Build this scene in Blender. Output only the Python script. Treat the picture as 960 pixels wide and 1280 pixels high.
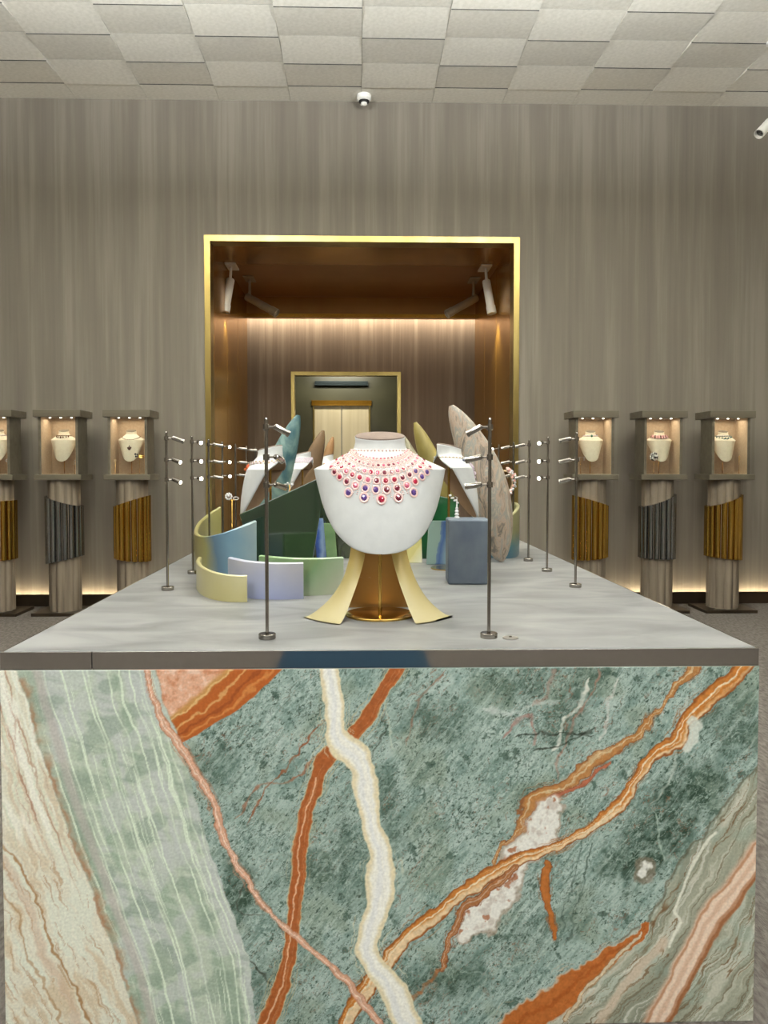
import bpy, bmesh, math, random
import numpy as np
from mathutils import Vector, Matrix, Euler
from mathutils.bvhtree import BVHTree

for o in list(bpy.data.objects):
    bpy.data.objects.remove(o)
random.seed(7)
SC = bpy.context.scene
COL = SC.collection
pi = math.pi
rad = math.radians

def S(r, g, b, a=1.0):
    f = lambda c: (c / 255) / 12.92 if c / 255 <= .04045 else ((c / 255 + .055) / 1.055) ** 2.4
    return (f(r), f(g), f(b), a)

# ------------------------------------------------------------------ camera
F = 960.0                       # focal length in pixels of the 960x1280 frame
CAMZ = 1.40
YAW, TILT = rad(1.4), rad(2.0)
PPX = 447 + F * math.tan(YAW)
PPY = 583 + F * math.tan(TILT)
cd = bpy.data.cameras.new('camera')
cd.sensor_fit = 'VERTICAL'
cd.sensor_height = 36.0
cd.lens = F / 1280 * 36.0
cd.shift_x = (480 - PPX) / 1280
cd.shift_y = (PPY - 640) / 1280
cd.clip_start = .02
cam = bpy.data.objects.new('camera', cd)
COL.objects.link(cam)
cam.location = (0, 0, CAMZ)
cam.rotation_euler = (pi / 2 - TILT, 0, -YAW)
SC.camera = cam
RM = Euler((pi / 2 - TILT, 0, -YAW), 'XYZ').to_matrix()

def ray(px, py):
    return RM @ Vector(((px - PPX) / F, -(py - PPY) / F, -1))

def P(px, py, Y):               # point of the photo at distance Y into the room
    d = ray(px, py)
    k = Y / d.y
    return Vector((d.x * k, Y, CAMZ + d.z * k))

TZ = .95                        # table top height
def T(px, py, z=TZ):            # point of the photo on the table top
    d = ray(px, py)
    k = (z - CAMZ) / d.z
    return Vector((d.x * k, d.y * k, z))

# ------------------------------------------------------------------ world, exposure
w = bpy.data.worlds.new('world')
SC.world = w
w.use_nodes = True
w.node_tree.nodes['Background'].inputs[0].default_value = (.9, .85, .78, 1)
w.node_tree.nodes['Background'].inputs[1].default_value = .15
SC.view_settings.view_transform = 'Standard'
SC.view_settings.look = 'None'
SC.view_settings.gamma = 1
SC.view_settings.use_curve_mapping = False
SC.view_settings.exposure = 0.25

def area(name, loc, rot, sx, sy, power, col=(1, .93, .82), parent=None):
    l = bpy.data.lights.new(name, 'AREA')
    l.shape = 'RECTANGLE'
    l.size, l.size_y = sx, sy
    l.energy = power
    l.color = col
    o = bpy.data.objects.new(name, l)
    COL.objects.link(o)
    o.location = loc
    o.rotation_euler = rot
    if parent:
        o.parent = parent
    return o

def spot(name, loc, target, power, angle=40, blend=.6, col=(1, .93, .84), size=.02, parent=None):
    l = bpy.data.lights.new(name, 'SPOT')
    l.energy = power
    l.spot_size = rad(angle)
    l.spot_blend = blend
    l.color = col
    l.shadow_soft_size = size
    o = bpy.data.objects.new(name, l)
    COL.objects.link(o)
    o.location = loc
    d = Vector(target) - Vector(loc)
    o.rotation_euler = d.to_track_quat('-Z', 'Y').to_euler()
    if parent:
        o.parent = parent
    return o

ROOM_X0, ROOM_X1 = -5.2, 5.3
ROOM_Y0, WALL_Y = -4.5, 7.8
CEIL = P(450, 129, WALL_Y).z
WARM = (1, .90, .76)
SOFT = (.93, .98, 1.0)
# added fill panels, hung out of view to brighten room and ceiling
FILL_PANELS = [(-1.9, -2.4), (2.0, -2.4), (-1.9, .4), (2.0, .4), (-1.6, 3.3), (1.7, 3.3)]
FILL_W = 150
PEND_Z = CEIL - .95
for i, (lx, ly) in enumerate(FILL_PANELS):
    area('fill_panel_light', (lx, ly, PEND_Z - .06), (0, 0, 0), 1.3, 1.3, FILL_W * (.06 if ly > 0 else 1.0), SOFT)
    area('fill_panel_uplight', (lx, ly, PEND_Z + .06), (pi, 0, 0), 1.3, 1.3, 560 if ly > 3 else 150, SOFT)
# added fill uplights, out of view on both side walls, brightening the ceiling
COVE_FILL_W = 150
area('fill_cove_uplight', (ROOM_X0 + .16, 2.5, 3.95), (pi, rad(-25), 0), .1, 9.0, COVE_FILL_W, SOFT)
area('fill_cove_uplight', (ROOM_X1 - .16, 2.5, 3.95), (pi, rad(25), 0), .1, 9.0, COVE_FILL_W, SOFT)

# ------------------------------------------------------------------ materials
MATS = {}
def mat(name, rgb, rough=.5, metal=0.0, rgb2=None, scale=8.0, stretch=(1, 1, 1), detail=5, lo=.35, hi=.65,
        bump=0.0, bscale=None, spec=.5, emit=None, estr=0.0, coat=0.0, trans=0.0, alpha=None, coord='Object', distort=0.0):
    if name in MATS:
        return MATS[name]
    m = bpy.data.materials.new(name)
    m.use_nodes = True
    nt = m.node_tree
    b = nt.nodes['Principled BSDF']
    b.inputs['Base Color'].default_value = rgb
    b.inputs['Roughness'].default_value = rough
    b.inputs['Metallic'].default_value = metal
    b.inputs['Specular IOR Level'].default_value = spec
    b.inputs['Coat Weight'].default_value = coat
    b.inputs['Coat Roughness'].default_value = .08
    b.inputs['Transmission Weight'].default_value = trans
    if emit:
        b.inputs['Emission Color'].default_value = emit
        b.inputs['Emission Strength'].default_value = estr
    if rgb2 or bump:
        tc = nt.nodes.new('ShaderNodeTexCoord')
        mp = nt.nodes.new('ShaderNodeMapping')
        mp.inputs['Scale'].default_value = stretch
        nt.links.new(tc.outputs[coord], mp.inputs[0])
        if rgb2:
            n = nt.nodes.new('ShaderNodeTexNoise')
            n.inputs['Scale'].default_value = scale
            n.inputs['Detail'].default_value = detail
            n.inputs['Distortion'].default_value = distort
            nt.links.new(mp.outputs[0], n.inputs['Vector'])
            r = nt.nodes.new('ShaderNodeValToRGB')
            r.color_ramp.elements[0].position = lo
            r.color_ramp.elements[1].position = hi
            r.color_ramp.elements[0].color = rgb
            r.color_ramp.elements[1].color = rgb2
            nt.links.new(n.outputs['Fac'], r.inputs[0])
            nt.links.new(r.outputs[0], b.inputs['Base Color'])
        if bump:
            n2 = nt.nodes.new('ShaderNodeTexNoise')
            n2.inputs['Scale'].default_value = bscale or scale * 4
            n2.inputs['Detail'].default_value = 4
            nt.links.new(mp.outputs[0], n2.inputs['Vector'])
            bp = nt.nodes.new('ShaderNodeBump')
            bp.inputs['Strength'].default_value = bump
            bp.inputs['Distance'].default_value = .01
            nt.links.new(n2.outputs['Fac'], bp.inputs['Height'])
            nt.links.new(bp.outputs[0], b.inputs['Normal'])
    MATS[name] = m
    return m

def wall_fabric(name, c0, c1, c2):
    m = bpy.data.materials.new(name)
    m.use_nodes = True
    nt = m.node_tree
    b = nt.nodes['Principled BSDF']
    b.inputs['Roughness'].default_value = .75
    b.inputs['Specular IOR Level'].default_value = .25
    tc = nt.nodes.new('ShaderNodeTexCoord')
    def streak(sx, sz, scale, detail):
        mp = nt.nodes.new('ShaderNodeMapping')
        mp.inputs['Scale'].default_value = (sx, sx, sz)
        nt.links.new(tc.outputs['Object'], mp.inputs[0])
        n = nt.nodes.new('ShaderNodeTexNoise')
        n.inputs['Scale'].default_value = scale
        n.inputs['Detail'].default_value = detail
        n.inputs['Roughness'].default_value = .6
        nt.links.new(mp.outputs[0], n.inputs['Vector'])
        return n
    n1 = streak(1, .05, 5.0, 6)
    n2 = streak(1, .02, 22.0, 3)
    n3 = streak(.5, .35, 1.3, 2)
    mx = nt.nodes.new('ShaderNodeMath'); mx.operation = 'MULTIPLY_ADD'
    nt.links.new(n2.outputs['Fac'], mx.inputs[0]); mx.inputs[1].default_value = .45
    nt.links.new(n1.outputs['Fac'], mx.inputs[2])
    mx2 = nt.nodes.new('ShaderNodeMath'); mx2.operation = 'MULTIPLY_ADD'
    nt.links.new(n3.outputs['Fac'], mx2.inputs[0]); mx2.inputs[1].default_value = .25
    nt.links.new(mx.outputs[0], mx2.inputs[2])
    r = nt.nodes.new('ShaderNodeValToRGB')
    e = r.color_ramp.elements
    e[0].position, e[0].color = .62, c0
    e[1].position, e[1].color = 1.08, c2
    e.new(.84).color = c1
    nt.links.new(mx2.outputs[0], r.inputs[0])
    nt.links.new(r.outputs[0], b.inputs['Base Color'])
    bp = nt.nodes.new('ShaderNodeBump')
    bp.inputs['Strength'].default_value = .25
    bp.inputs['Distance'].default_value = .01
    nt.links.new(mx.outputs[0], bp.inputs['Height'])
    nt.links.new(bp.outputs[0], b.inputs['Normal'])
    return m

def ramp_mat(name, axis, stops, rough=.3, noise=.12, nscale=9, coat=.3, bump=0):
    """glaze running through several colours along one object axis"""
    m = bpy.data.materials.new(name)
    m.use_nodes = True
    nt = m.node_tree
    b = nt.nodes['Principled BSDF']
    b.inputs['Roughness'].default_value = rough
    b.inputs['Coat Weight'].default_value = coat
    b.inputs['Coat Roughness'].default_value = .1
    tc = nt.nodes.new('ShaderNodeTexCoord')
    dp = nt.nodes.new('ShaderNodeVectorMath'); dp.operation = 'DOT_PRODUCT'
    nt.links.new(tc.outputs['Object'], dp.inputs[0]); dp.inputs[1].default_value = axis
    n = nt.nodes.new('ShaderNodeTexNoise')
    n.inputs['Scale'].default_value = nscale; n.inputs['Detail'].default_value = 6
    nt.links.new(tc.outputs['Object'], n.inputs['Vector'])
    ma = nt.nodes.new('ShaderNodeMath'); ma.operation = 'MULTIPLY_ADD'
    nt.links.new(n.outputs['Fac'], ma.inputs[0]); ma.inputs[1].default_value = noise
    nt.links.new(dp.outputs['Value'], ma.inputs[2])
    r = nt.nodes.new('ShaderNodeValToRGB')
    els = r.color_ramp.elements
    els[0].position, els[0].color = stops[0]
    els[1].position, els[1].color = stops[-1]
    for p_, c_ in stops[1:-1]:
        els.new(p_).color = c_
    nt.links.new(ma.outputs[0], r.inputs[0])
    nt.links.new(r.outputs[0], b.inputs['Base Color'])
    if bump:
        bp = nt.nodes.new('ShaderNodeBump')
        bp.inputs['Strength'].default_value = bump; bp.inputs['Distance'].default_value = .01
        n2 = nt.nodes.new('ShaderNodeTexNoise'); n2.inputs['Scale'].default_value = 60
        nt.links.new(tc.outputs['Object'], n2.inputs['Vector'])
        nt.links.new(n2.outputs['Fac'], bp.inputs['Height'])
        nt.links.new(bp.outputs[0], b.inputs['Normal'])
    return m

def glass_mat(name, tint, refl=.06):
    m = bpy.data.materials.new(name)
    m.use_nodes = True
    nt = m.node_tree
    nt.nodes.remove(nt.nodes['Principled BSDF'])
    t = nt.nodes.new('ShaderNodeBsdfTransparent'); t.inputs[0].default_value = tint
    g = nt.nodes.new('ShaderNodeBsdfGlossy'); g.inputs['Roughness'].default_value = .02
    mx = nt.nodes.new('ShaderNodeMixShader'); mx.inputs[0].default_value = refl
    nt.links.new(t.outputs[0], mx.inputs[1]); nt.links.new(g.outputs[0], mx.inputs[2])
    nt.links.new(mx.outputs[0], nt.nodes['Material Output'].inputs[0])
    return m

M_wall = wall_fabric('wall_fabric', S(106, 99, 89), S(115, 108, 97), S(128, 121, 109))
M_wall2 = wall_fabric('wall_fabric_inner', S(98, 82, 66), S(108, 91, 74), S(124, 107, 88))
M_ceil = mat('ceiling_felt', S(200, 196, 184), .9, rgb2=S(212, 208, 197), scale=30, bump=.15, bscale=200)
M_ceilback = mat('ceiling_backing', S(120, 114, 104), .9, rgb2=S(128, 122, 112))
M_floor = mat('dark_carpet', S(92, 86, 80), .95, rgb2=S(122, 116, 110), scale=60, stretch=(1, .35, 1), bump=.5, bscale=220, spec=.2)
M_brass = mat('brushed_brass', S(146, 126, 74), .3, 1.0, rgb2=S(174, 154, 96), scale=3, stretch=(1, 1, .1))
M_bronze = mat('bronze_sheet', S(168, 122, 40), .24, .88, rgb2=S(190, 142, 54), scale=2, stretch=(1, 1, .15))
M_bronze_dark = mat('bronze_ceiling', S(150, 108, 58), .36, .7, rgb2=S(160, 118, 66), scale=2)
M_bronzebase = mat('dark_bronze', S(62, 52, 40), .4, .7, rgb2=S(72, 60, 46), scale=5)
M_olive = mat('dark_olive_lacquer', S(58, 56, 38), .35, 0, rgb2=S(68, 66, 46), scale=2)
M_lift = mat('champagne_steel', S(206, 190, 150), .38, .6, rgb2=S(222, 208, 172), scale=1.5, stretch=(6, 1, .3))
M_white = mat('white_leather', S(214, 216, 214), .55, rgb2=S(208, 210, 208), scale=30, bump=.05, bscale=400)
M_cream = mat('cream_velvet', S(232, 222, 196), .7, rgb2=S(226, 214, 188), scale=40)
M_taupe = mat('taupe_suede', S(122, 105, 94), .8, rgb2=S(112, 96, 86), scale=40)
M_brown = mat('brown_liner', S(150, 122, 92), .7, rgb2=S(140, 112, 84), scale=20)
M_gold = mat('polished_gold', S(214, 170, 84), .16, 1.0, rgb2=S(222, 182, 98), scale=4)
M_goldtube = mat('gold_tube', S(206, 164, 76), .14, 1.0, rgb2=S(214, 174, 88), scale=3)
M_silvertube = mat('steel_tube', S(158, 160, 162), .14, 1.0, rgb2=S(168, 170, 172), scale=3)
M_chrome = mat('smoked_chrome', S(150, 144, 136), .16, 1.0, rgb2=S(162, 156, 148), scale=5)
M_steel = mat('mirror_steel', S(158, 154, 148), .05, 1.0, rgb2=S(164, 160, 154), scale=2)
M_black = mat('black_plastic', S(20, 20, 20), .4, rgb2=S(26, 26, 26))
M_whiteplastic = mat('white_enamel', S(232, 230, 224), .35, rgb2=S(226, 224, 218))
M_lens = mat('lit_lens', S(255, 250, 235), .3, emit=(1, .93, .8, 1), estr=30, rgb2=S(255, 248, 230))
M_lens_soft = mat('lit_lens_soft', S(255, 250, 235), .3, emit=(1, .93, .8, 1), estr=6, rgb2=S(255, 248, 230))
M_led = mat('led_strip', S(255, 240, 205), .4, emit=(1, .85, .58, 1), estr=9, rgb2=S(255, 236, 200))
M_diff = mat('fill_diffuser', S(250, 246, 238), .5, emit=(1, .95, .88, 1), estr=2.0, rgb2=S(248, 244, 236))
M_wood = mat('grey_washed_timber', S(98, 87, 73), .6, rgb2=S(124, 112, 95), scale=9, stretch=(2.5, 2.5, .12), bump=.1)
M_casewood = mat('smoked_timber', S(84, 77, 62), .5, rgb2=S(98, 91, 75), scale=8, stretch=(.2, 2, 2))
M_linen = mat('sand_linen', S(176, 150, 120), .85, rgb2=S(186, 162, 132), scale=50, bump=.1)
M_caseglass = glass_mat('clear_glass', (.97, .98, .97, 1))
M_edgeglass = glass_mat('smoked_edge_glass', (.62, .62, .58, 1), .12)

# ------------------------------------------------------------------ object helpers
def tag(o, label=None, cat=None, group=None, kind=None):
    if label: o['label'] = label
    if cat: o['category'] = cat
    if group: o['group'] = group
    if kind: o['kind'] = kind
    return o

def empty(name, loc=(0, 0, 0), rz=0, label=None, cat=None, group=None, kind=None):
    o = bpy.data.objects.new(name, None)
    COL.objects.link(o)
    o.empty_display_size = .05
    o.location = loc
    o.rotation_euler = (0, 0, rz)
    return tag(o, label, cat, group, kind)

def link(name, me, m, parent=None, loc=None, rot=None):
    o = bpy.data.objects.new(name, me)
    COL.objects.link(o)
    if m is not None and len(me.materials) and me.materials[0] is None:
        me.materials[0] = m
    if m is not None and not me.materials:
        me.materials.append(m)
    if parent: o.parent = parent
    if loc is not None: o.location = loc
    if rot is not None: o.rotation_euler = rot
    return o

def copy_tree(o, parent=None):
    c = o.copy()
    COL.objects.link(c)
    if parent: c.parent = parent
    for ch in list(o.children):
        copy_tree(ch, c)
    return c

class MB:
    def __init__(s):
        s.v, s.f, s.sm = [], [], []
    def add(s, vs, fs, smooth=False):
        n = len(s.v)
        s.v += [tuple(v) for v in vs]
        s.f += [tuple(i + n for i in f) for f in fs]
        s.sm += [smooth] * len(fs)
        return s
    def box(s, x0, x1, y0, y1, z0, z1, bev=0):
        if bev <= 0:
            vs = [(x, y, z) for x in (x0, x1) for y in (y0, y1) for z in (z0, z1)]
            return s.add(vs, [(0, 1, 3, 2), (4, 6, 7, 5), (0, 4, 5, 1), (2, 3, 7, 6), (0, 2, 6, 4), (1, 5, 7, 3)])
        bm = bmesh.new()
        bmesh.ops.create_cube(bm, size=1)
        for v in bm.verts:
            v.co = (x0 + (v.co.x + .5) * (x1 - x0), y0 + (v.co.y + .5) * (y1 - y0), z0 + (v.co.z + .5) * (z1 - z0))
        bmesh.ops.bevel(bm, geom=bm.edges[:], offset=bev, segments=2, affect='EDGES', profile=.5)
        bm.verts.index_update()
        s.add([v.co for v in bm.verts], [[v.index for v in f.verts] for f in bm.faces])
        bm.free()
        return s
    def rings(s, rings, closed=True, cap0=True, cap1=True, smooth=True):
        n = len(rings[0])
        vs = [p for r in rings for p in r]
        fs = []
        m = n if closed else n - 1
        for i in range(len(rings) - 1):
            for j in range(m):
                k = (j + 1) % n
                fs.append((i * n + j, i * n + k, (i + 1) * n + k, (i + 1) * n + j))
        s.add(vs, fs, smooth)
        if closed and cap0: s.add(rings[0][::-1], [tuple(range(n))])
        if closed and cap1: s.add(rings[-1], [tuple(range(n))])
        return s
    def cyl(s, p0, p1, r0, r1=None, n=16, smooth=True, caps=True):
        r1 = r0 if r1 is None else r1
        p0, p1 = Vector(p0), Vector(p1)
        q = (p1 - p0).to_track_quat('Z', 'Y')
        rr = []
        for p, r in ((p0, r0), (p1, r1)):
            rr.append([p + q @ Vector((r * math.cos(2 * pi * k / n), r * math.sin(2 * pi * k / n), 0)) for k in range(n)])
        return s.rings(rr, True, caps, caps, smooth)
    def lathe(s, prof, c=(0, 0, 0), n=24, axis=None, smooth=True):
        c = Vector(c)
        q = Vector(axis).to_track_quat('Z', 'Y') if axis is not None else None
        rr = []
        for r, z in prof:
            ring = []
            for k in range(n):
                v = Vector((r * math.cos(2 * pi * k / n), r * math.sin(2 * pi * k / n), z))
                ring.append(c + (q @ v if q else v))
            rr.append(ring)
        return s.rings(rr, True, prof[0][0] > 1e-5, prof[-1][0] > 1e-5, smooth)
    def ball(s, c, r, n=8, m=6, sc=(1, 1, 1)):
        c = Vector(c)
        rr = []
        for i in range(m + 1):
            a = -pi / 2 + pi * i / m
            rr.append([c + Vector((sc[0] * r * max(math.cos(a), .02) * math.cos(2 * pi * k / n),
                                   sc[1] * r * max(math.cos(a), .02) * math.sin(2 * pi * k / n), sc[2] * r * math.sin(a))) for k in range(n)])
        return s.rings(rr, True, True, True, True)
    def tube(s, pts, r, n=8, closed=False):
        pts = [Vector(p) for p in pts]
        rr = []
        N = len(pts)
        for i, p in enumerate(pts):
            if closed:
                d = pts[(i + 1) % N] - pts[i - 1]
            else:
                d = pts[min(i + 1, N - 1)] - pts[max(i - 1, 0)]
            q = d.to_track_quat('Z', 'Y')
            rr.append([p + q @ Vector((r * math.cos(2 * pi * k / n), r * math.sin(2 * pi * k / n), 0)) for k in range(n)])
        if closed: rr.append(rr[0])
        return s.rings(rr, True, not closed, not closed, True)
    def prism(s, poly, off):
        """poly: 3D polygon, extruded by the vector off"""
        off = Vector(off)
        a = [Vector(p) for p in poly]
        b = [p + off for p in a]
        n = len(a)
        s.add(a + b, [tuple(range(n))[::-1], tuple(range(n, 2 * n))] + [(i, (i + 1) % n, n + (i + 1) % n, n + i) for i in range(n)])
        return s
    def mesh(s, name):
        me = bpy.data.meshes.new(name)
        me.from_pydata(s.v, [], s.f)
        me.polygons.foreach_set('use_smooth', s.sm)
        me.update()
        bm = bmesh.new(); bm.from_mesh(me)
        bmesh.ops.remove_doubles(bm, verts=bm.verts, dist=1e-6)
        bmesh.ops.recalc_face_normals(bm, faces=bm.faces)
        for e in bm.edges:
            if len(e.link_faces) == 2 and e.calc_face_angle(0) > rad(38):
                e.smooth = False
        bm.to_mesh(me); bm.free()
        return me
    def build(s, name, m, parent=None, loc=None, rot=None):
        return link(name, s.mesh(name), m, parent, loc, rot)

def catmull(pts, per=6):
    pts = [np.array(p, float) for p in pts]
    out = []
    for i in range(len(pts) - 1):
        p0, p1, p2, p3 = pts[max(i - 1, 0)], pts[i], pts[i + 1], pts[min(i + 2, len(pts) - 1)]
        for k in range(per):
            t = k / per
            out.append(.5 * (2 * p1 + (p2 - p0) * t + (2 * p0 - 5 * p1 + 4 * p2 - p3) * t * t + (3 * p1 - p0 - 3 * p2 + p3) * t ** 3))
    out.append(pts[-1])
    return out

# ================================================================== THE SETTING
AX = P(452, 583, WALL_Y).x          # the axis of doorway and table
fl = MB().box(ROOM_X0 - .2, ROOM_X1 + .2, ROOM_Y0 - .2, 16, -.1, 0).build('floor', M_floor)
tag(fl, 'dark taupe carpet floor around the plinth', 'floor', kind='structure')

# doorway in the far wall
DX0, DX1 = P(257, 480, WALL_Y).x, P(648, 480, WALL_Y).x
DZ = P(452, 296, WALL_Y).z
FR = .058
wb = MB()
wb.box(ROOM_X0, DX0 + .03, WALL_Y, WALL_Y + .15, 0, CEIL + .1)
wb.box(DX1 - .03, ROOM_X1, WALL_Y, WALL_Y + .15, 0, CEIL + .1)
wb.box(DX0 + .03, DX1 - .03, WALL_Y, WALL_Y + .15, DZ - .03, CEIL + .1)
tag(wb.build('wall_back', M_wall), 'taupe wall with vertical woven streaks around the brass doorway', 'wall', kind='structure')
tag(MB().box(ROOM_X0 - .15, ROOM_X0, ROOM_Y0, WALL_Y + .15, 0, CEIL + .1).build('wall_left', M_wall), 'taupe streaked side wall by the pedestals', 'wall', kind='structure')
tag(MB().box(ROOM_X1, ROOM_X1 + .15, ROOM_Y0, WALL_Y + .15, 0, CEIL + .1).build('wall_right', M_wall), 'taupe streaked side wall opposite', 'wall', kind='structure')
tag(MB().box(ROOM_X0 - .15, ROOM_X1 + .15, ROOM_Y0 - .15, ROOM_Y0, 0, CEIL + .1).build('wall_front', M_wall), 'taupe streaked wall at the visitors end', 'wall', kind='structure')
ce = MB().box(ROOM_X0 - .15, ROOM_X1 + .15, ROOM_Y0 - .15, WALL_Y + .15, CEIL + .06, CEIL + .16).build('ceiling', M_ceilback)
tag(ce, 'ceiling of overlapping pale felt tiles', 'ceiling', kind='structure')
# tiles: each column alternates tiles that dip at their far edge with tiles that rise
TW, TD = .705, .43
cy0 = WALL_Y - .30
M_slit_shade = mat('tile_slit_shade', S(46, 43, 38), .95, rgb2=S(52, 49, 44))  # shade of the gaps between tiles, put into the near edge colour
def tile_mesh(s):
    h = .0065 * s
    m = MB()
    x, y = TW / 2 - .0015, TD / 2 - .0008
    top = .05
    near = h if s >= 0 else h - .007          # rising tiles start a little lower: the edge with painted slit shade shows there
    m.add([(-x, -y, near), (x, -y, near), (x, y, -h), (-x, y, -h), (-x, -y, top), (x, -y, top), (x, y, top), (-x, y, top)],
          [(0, 1, 2, 3), (4, 7, 6, 5), (0, 4, 5, 1), (1, 5, 6, 2), (2, 6, 7, 3), (3, 7, 4, 0)])
    me = m.mesh('ceiling_tile')
    me.materials.append(M_ceil); me.materials.append(M_slit_shade)
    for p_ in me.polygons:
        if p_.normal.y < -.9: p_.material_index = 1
    return me
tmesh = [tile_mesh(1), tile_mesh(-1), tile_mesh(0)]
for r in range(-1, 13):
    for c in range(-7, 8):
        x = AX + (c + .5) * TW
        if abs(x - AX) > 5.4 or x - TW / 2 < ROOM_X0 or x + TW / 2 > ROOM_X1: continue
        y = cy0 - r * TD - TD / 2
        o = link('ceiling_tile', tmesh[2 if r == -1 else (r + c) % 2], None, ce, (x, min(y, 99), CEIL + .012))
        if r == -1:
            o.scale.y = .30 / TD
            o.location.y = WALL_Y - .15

# brass door lining: frame and the bronze passage behind it
d1 = empty('door_1', (AX, WALL_Y, 0), 0, 'tall doorway with brass frame leading into a bronze passage', 'doorway', kind='structure')
def at_root(root, mb, name, m):
    inv = Vector(root.location)
    mb.v = [(v[0] - inv.x, v[1] - inv.y, v[2] - inv.z) for v in mb.v]
    return mb.build(name, m, root)
at_root(d1, MB().box(DX0, DX0 + FR, WALL_Y - .025, WALL_Y + .16, 0, DZ - FR), 'frame_jamb', M_brass)
at_root(d1, MB().box(DX1 - FR, DX1, WALL_Y - .025, WALL_Y + .16, 0, DZ - FR), 'frame_jamb', M_brass)
at_root(d1, MB().box(DX0, DX1, WALL_Y - .025, WALL_Y + .16, DZ - FR, DZ), 'frame_head', M_brass)
PY0, PY1 = WALL_Y + .16, 10.35
IX0, IX1, IZ = DX0 + FR, DX1 - FR, DZ - FR
for nm, xa, xb, lab in (('wall_passage_left', IX0 - .1, IX0, 'bronze clad passage side behind the doorway, by the teal stone'),
                        ('wall_passage_right', IX1, IX1 + .1, 'bronze clad passage side behind the doorway, by the marbled stone')):
    root = empty(nm, ((xa + xb) / 2, PY0, 0), 0, lab, 'wall', kind='structure')
    for k in range(3):
        ya, yb = PY0 + (PY1 - PY0) * k / 3, PY0 + (PY1 - PY0) * (k + 1) / 3
        at_root(root, MB().box(xa, xb, ya + .003, yb - .003, 0, IZ, .003), 'bronze_panel', M_bronze)
tc_ = empty('ceiling_passage', (AX, PY0, IZ), 0, 'bronze soffit of the passage behind the doorway', 'ceiling', kind='structure')
at_root(tc_, MB().box(IX0 - .1, IX1 + .1, PY0, WALL_Y + .85, IZ, IZ + .1), 'soffit_panel', M_bronze)
at_root(tc_, MB().box(IX0 - .1, IX1 + .1, WALL_Y + .86, PY1, IZ + .0005, IZ + .1), 'soffit_panel', M_bronze_dark)
LZ = P(452, 398, PY1).z
at_root(tc_, MB().box(IX0, IX1, PY1 - .04, PY1, LZ + .05, IZ), 'lintel', M_bronze_dark)
at_root(tc_, MB().box(IX0, IX1, PY1 - .05, PY1 + .05, LZ, LZ + .05), 'lintel_edge', M_bronze)

# the inner lobby with its own brass doorway
W2 = 11.2
E0, E1 = P(364, 520, W2).x, P(501, 520, W2).x
EZ = P(440, 465, W2).z
wi = MB()
wi.box(-4, E0 + .02, W2, W2 + .12, 0, 4.2); wi.box(E1 - .02, 4, W2, W2 + .12, 0, 4.2); wi.box(E0 + .02, E1 - .02, W2, W2 + .12, EZ - .02, 4.2)
tag(wi.build('wall_lobby', M_wall2), 'warm brown streaked lobby wall beyond the passage', 'wall', kind='structure')
tag(MB().box(-4, 4, PY1, W2 + .1, 4.2, 4.3).build('ceiling_lobby', M_ceilback), 'plain lobby ceiling above the cove light', 'ceiling', kind='structure')
for s, nm in ((-1, 'wall_lobby_left'), (1, 'wall_lobby_right')):
    tag(MB().box(AX + s * 3.9 - .05, AX + s * 3.9 + .05, PY1, W2, 0, 4.2).build(nm, M_wall2), 'end wall of the lobby', 'wall', kind='structure')
cv = MB().box(IX0 - .2, IX1 + .2, W2 - .2, W2, P(452, 398, W2).z + .1, P(452, 398, W2).z + .13).build('trim_1', M_ceilback)
tag(cv, 'ledge with hidden warm cove light behind the passage lintel', 'cove', kind='structure')
area('cove_downlight', (AX, W2 - .14, P(452, 398, W2).z + .08), (rad(12), 0, 0), IX1 - IX0 + .6, .05, 42, (1, .92, .78))
d2 = empty('door_2', ((E0 + E1) / 2, W2, 0), 0, 'smaller brass framed doorway in the lobby wall before the lift', 'doorway', kind='structure')
F2 = .052
at_root(d2, MB().box(E0, E0 + F2, W2 - .02, W2 + .14, 0, EZ - F2), 'frame_jamb', M_brass)
at_root(d2, MB().box(E1 - F2, E1, W2 - .02, W2 + .14, 0, EZ - F2), 'frame_jamb', M_brass)
at_root(d2, MB().box(E0, E1, W2 - .02, W2 + .14, EZ - F2, EZ), 'frame_head', M_brass)
W3 = 13.6
lw = MB()
LX0, LX1, LTZ = P(391, 520, W3).x, P(463, 520, W3).x, P(430, 505, W3).z
lw.box(-3, LX0, W3, W3 + .1, 0, 3.4); lw.box(LX1, 3, W3, W3 + .1, 0, 3.4); lw.box(LX0, LX1, W3, W3 + .1, LTZ, 3.4)
tag(lw.build('wall_lift', M_olive), 'dark olive lacquered wall around the lift doors', 'wall', kind='structure')
tag(MB().box(-3, 3, W2 + .14, W3, 3.3, 3.4).build('ceiling_lift', M_olive), 'dark ceiling before the lift', 'ceiling', kind='structure')
for s in (-1, 1):
    x_ = E0 - .3 if s < 0 else E1 + .3
    tag(MB().box(x_ - .04, x_ + .04, W2 + .14, W3, 0, 3.3).build('wall_lift_' + ('left' if s < 0 else 'right'), M_olive), 'dark olive side wall of the lift landing', 'wall', kind='structure')
d3 = empty('door_3', ((LX0 + LX1) / 2, W3, 0), 0, 'pale champagne metal lift doors, two leaves', 'lift door', kind='structure')
mid = (LX0 + LX1) / 2
at_root(d3, MB().box(LX0 + .03, mid - .006, W3 + .03, W3 + .07, 0, LTZ - .03, .004), 'door_leaf', M_lift)
at_root(d3, MB().box(mid + .006, LX1 - .03, W3 + .03, W3 + .07, 0, LTZ - .03, .004), 'door_leaf', M_lift)
at_root(d3, MB().box(LX0, LX0 + .03, W3 - .02, W3 + .08, 0, LTZ), 'door_frame', M_brass)
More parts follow.
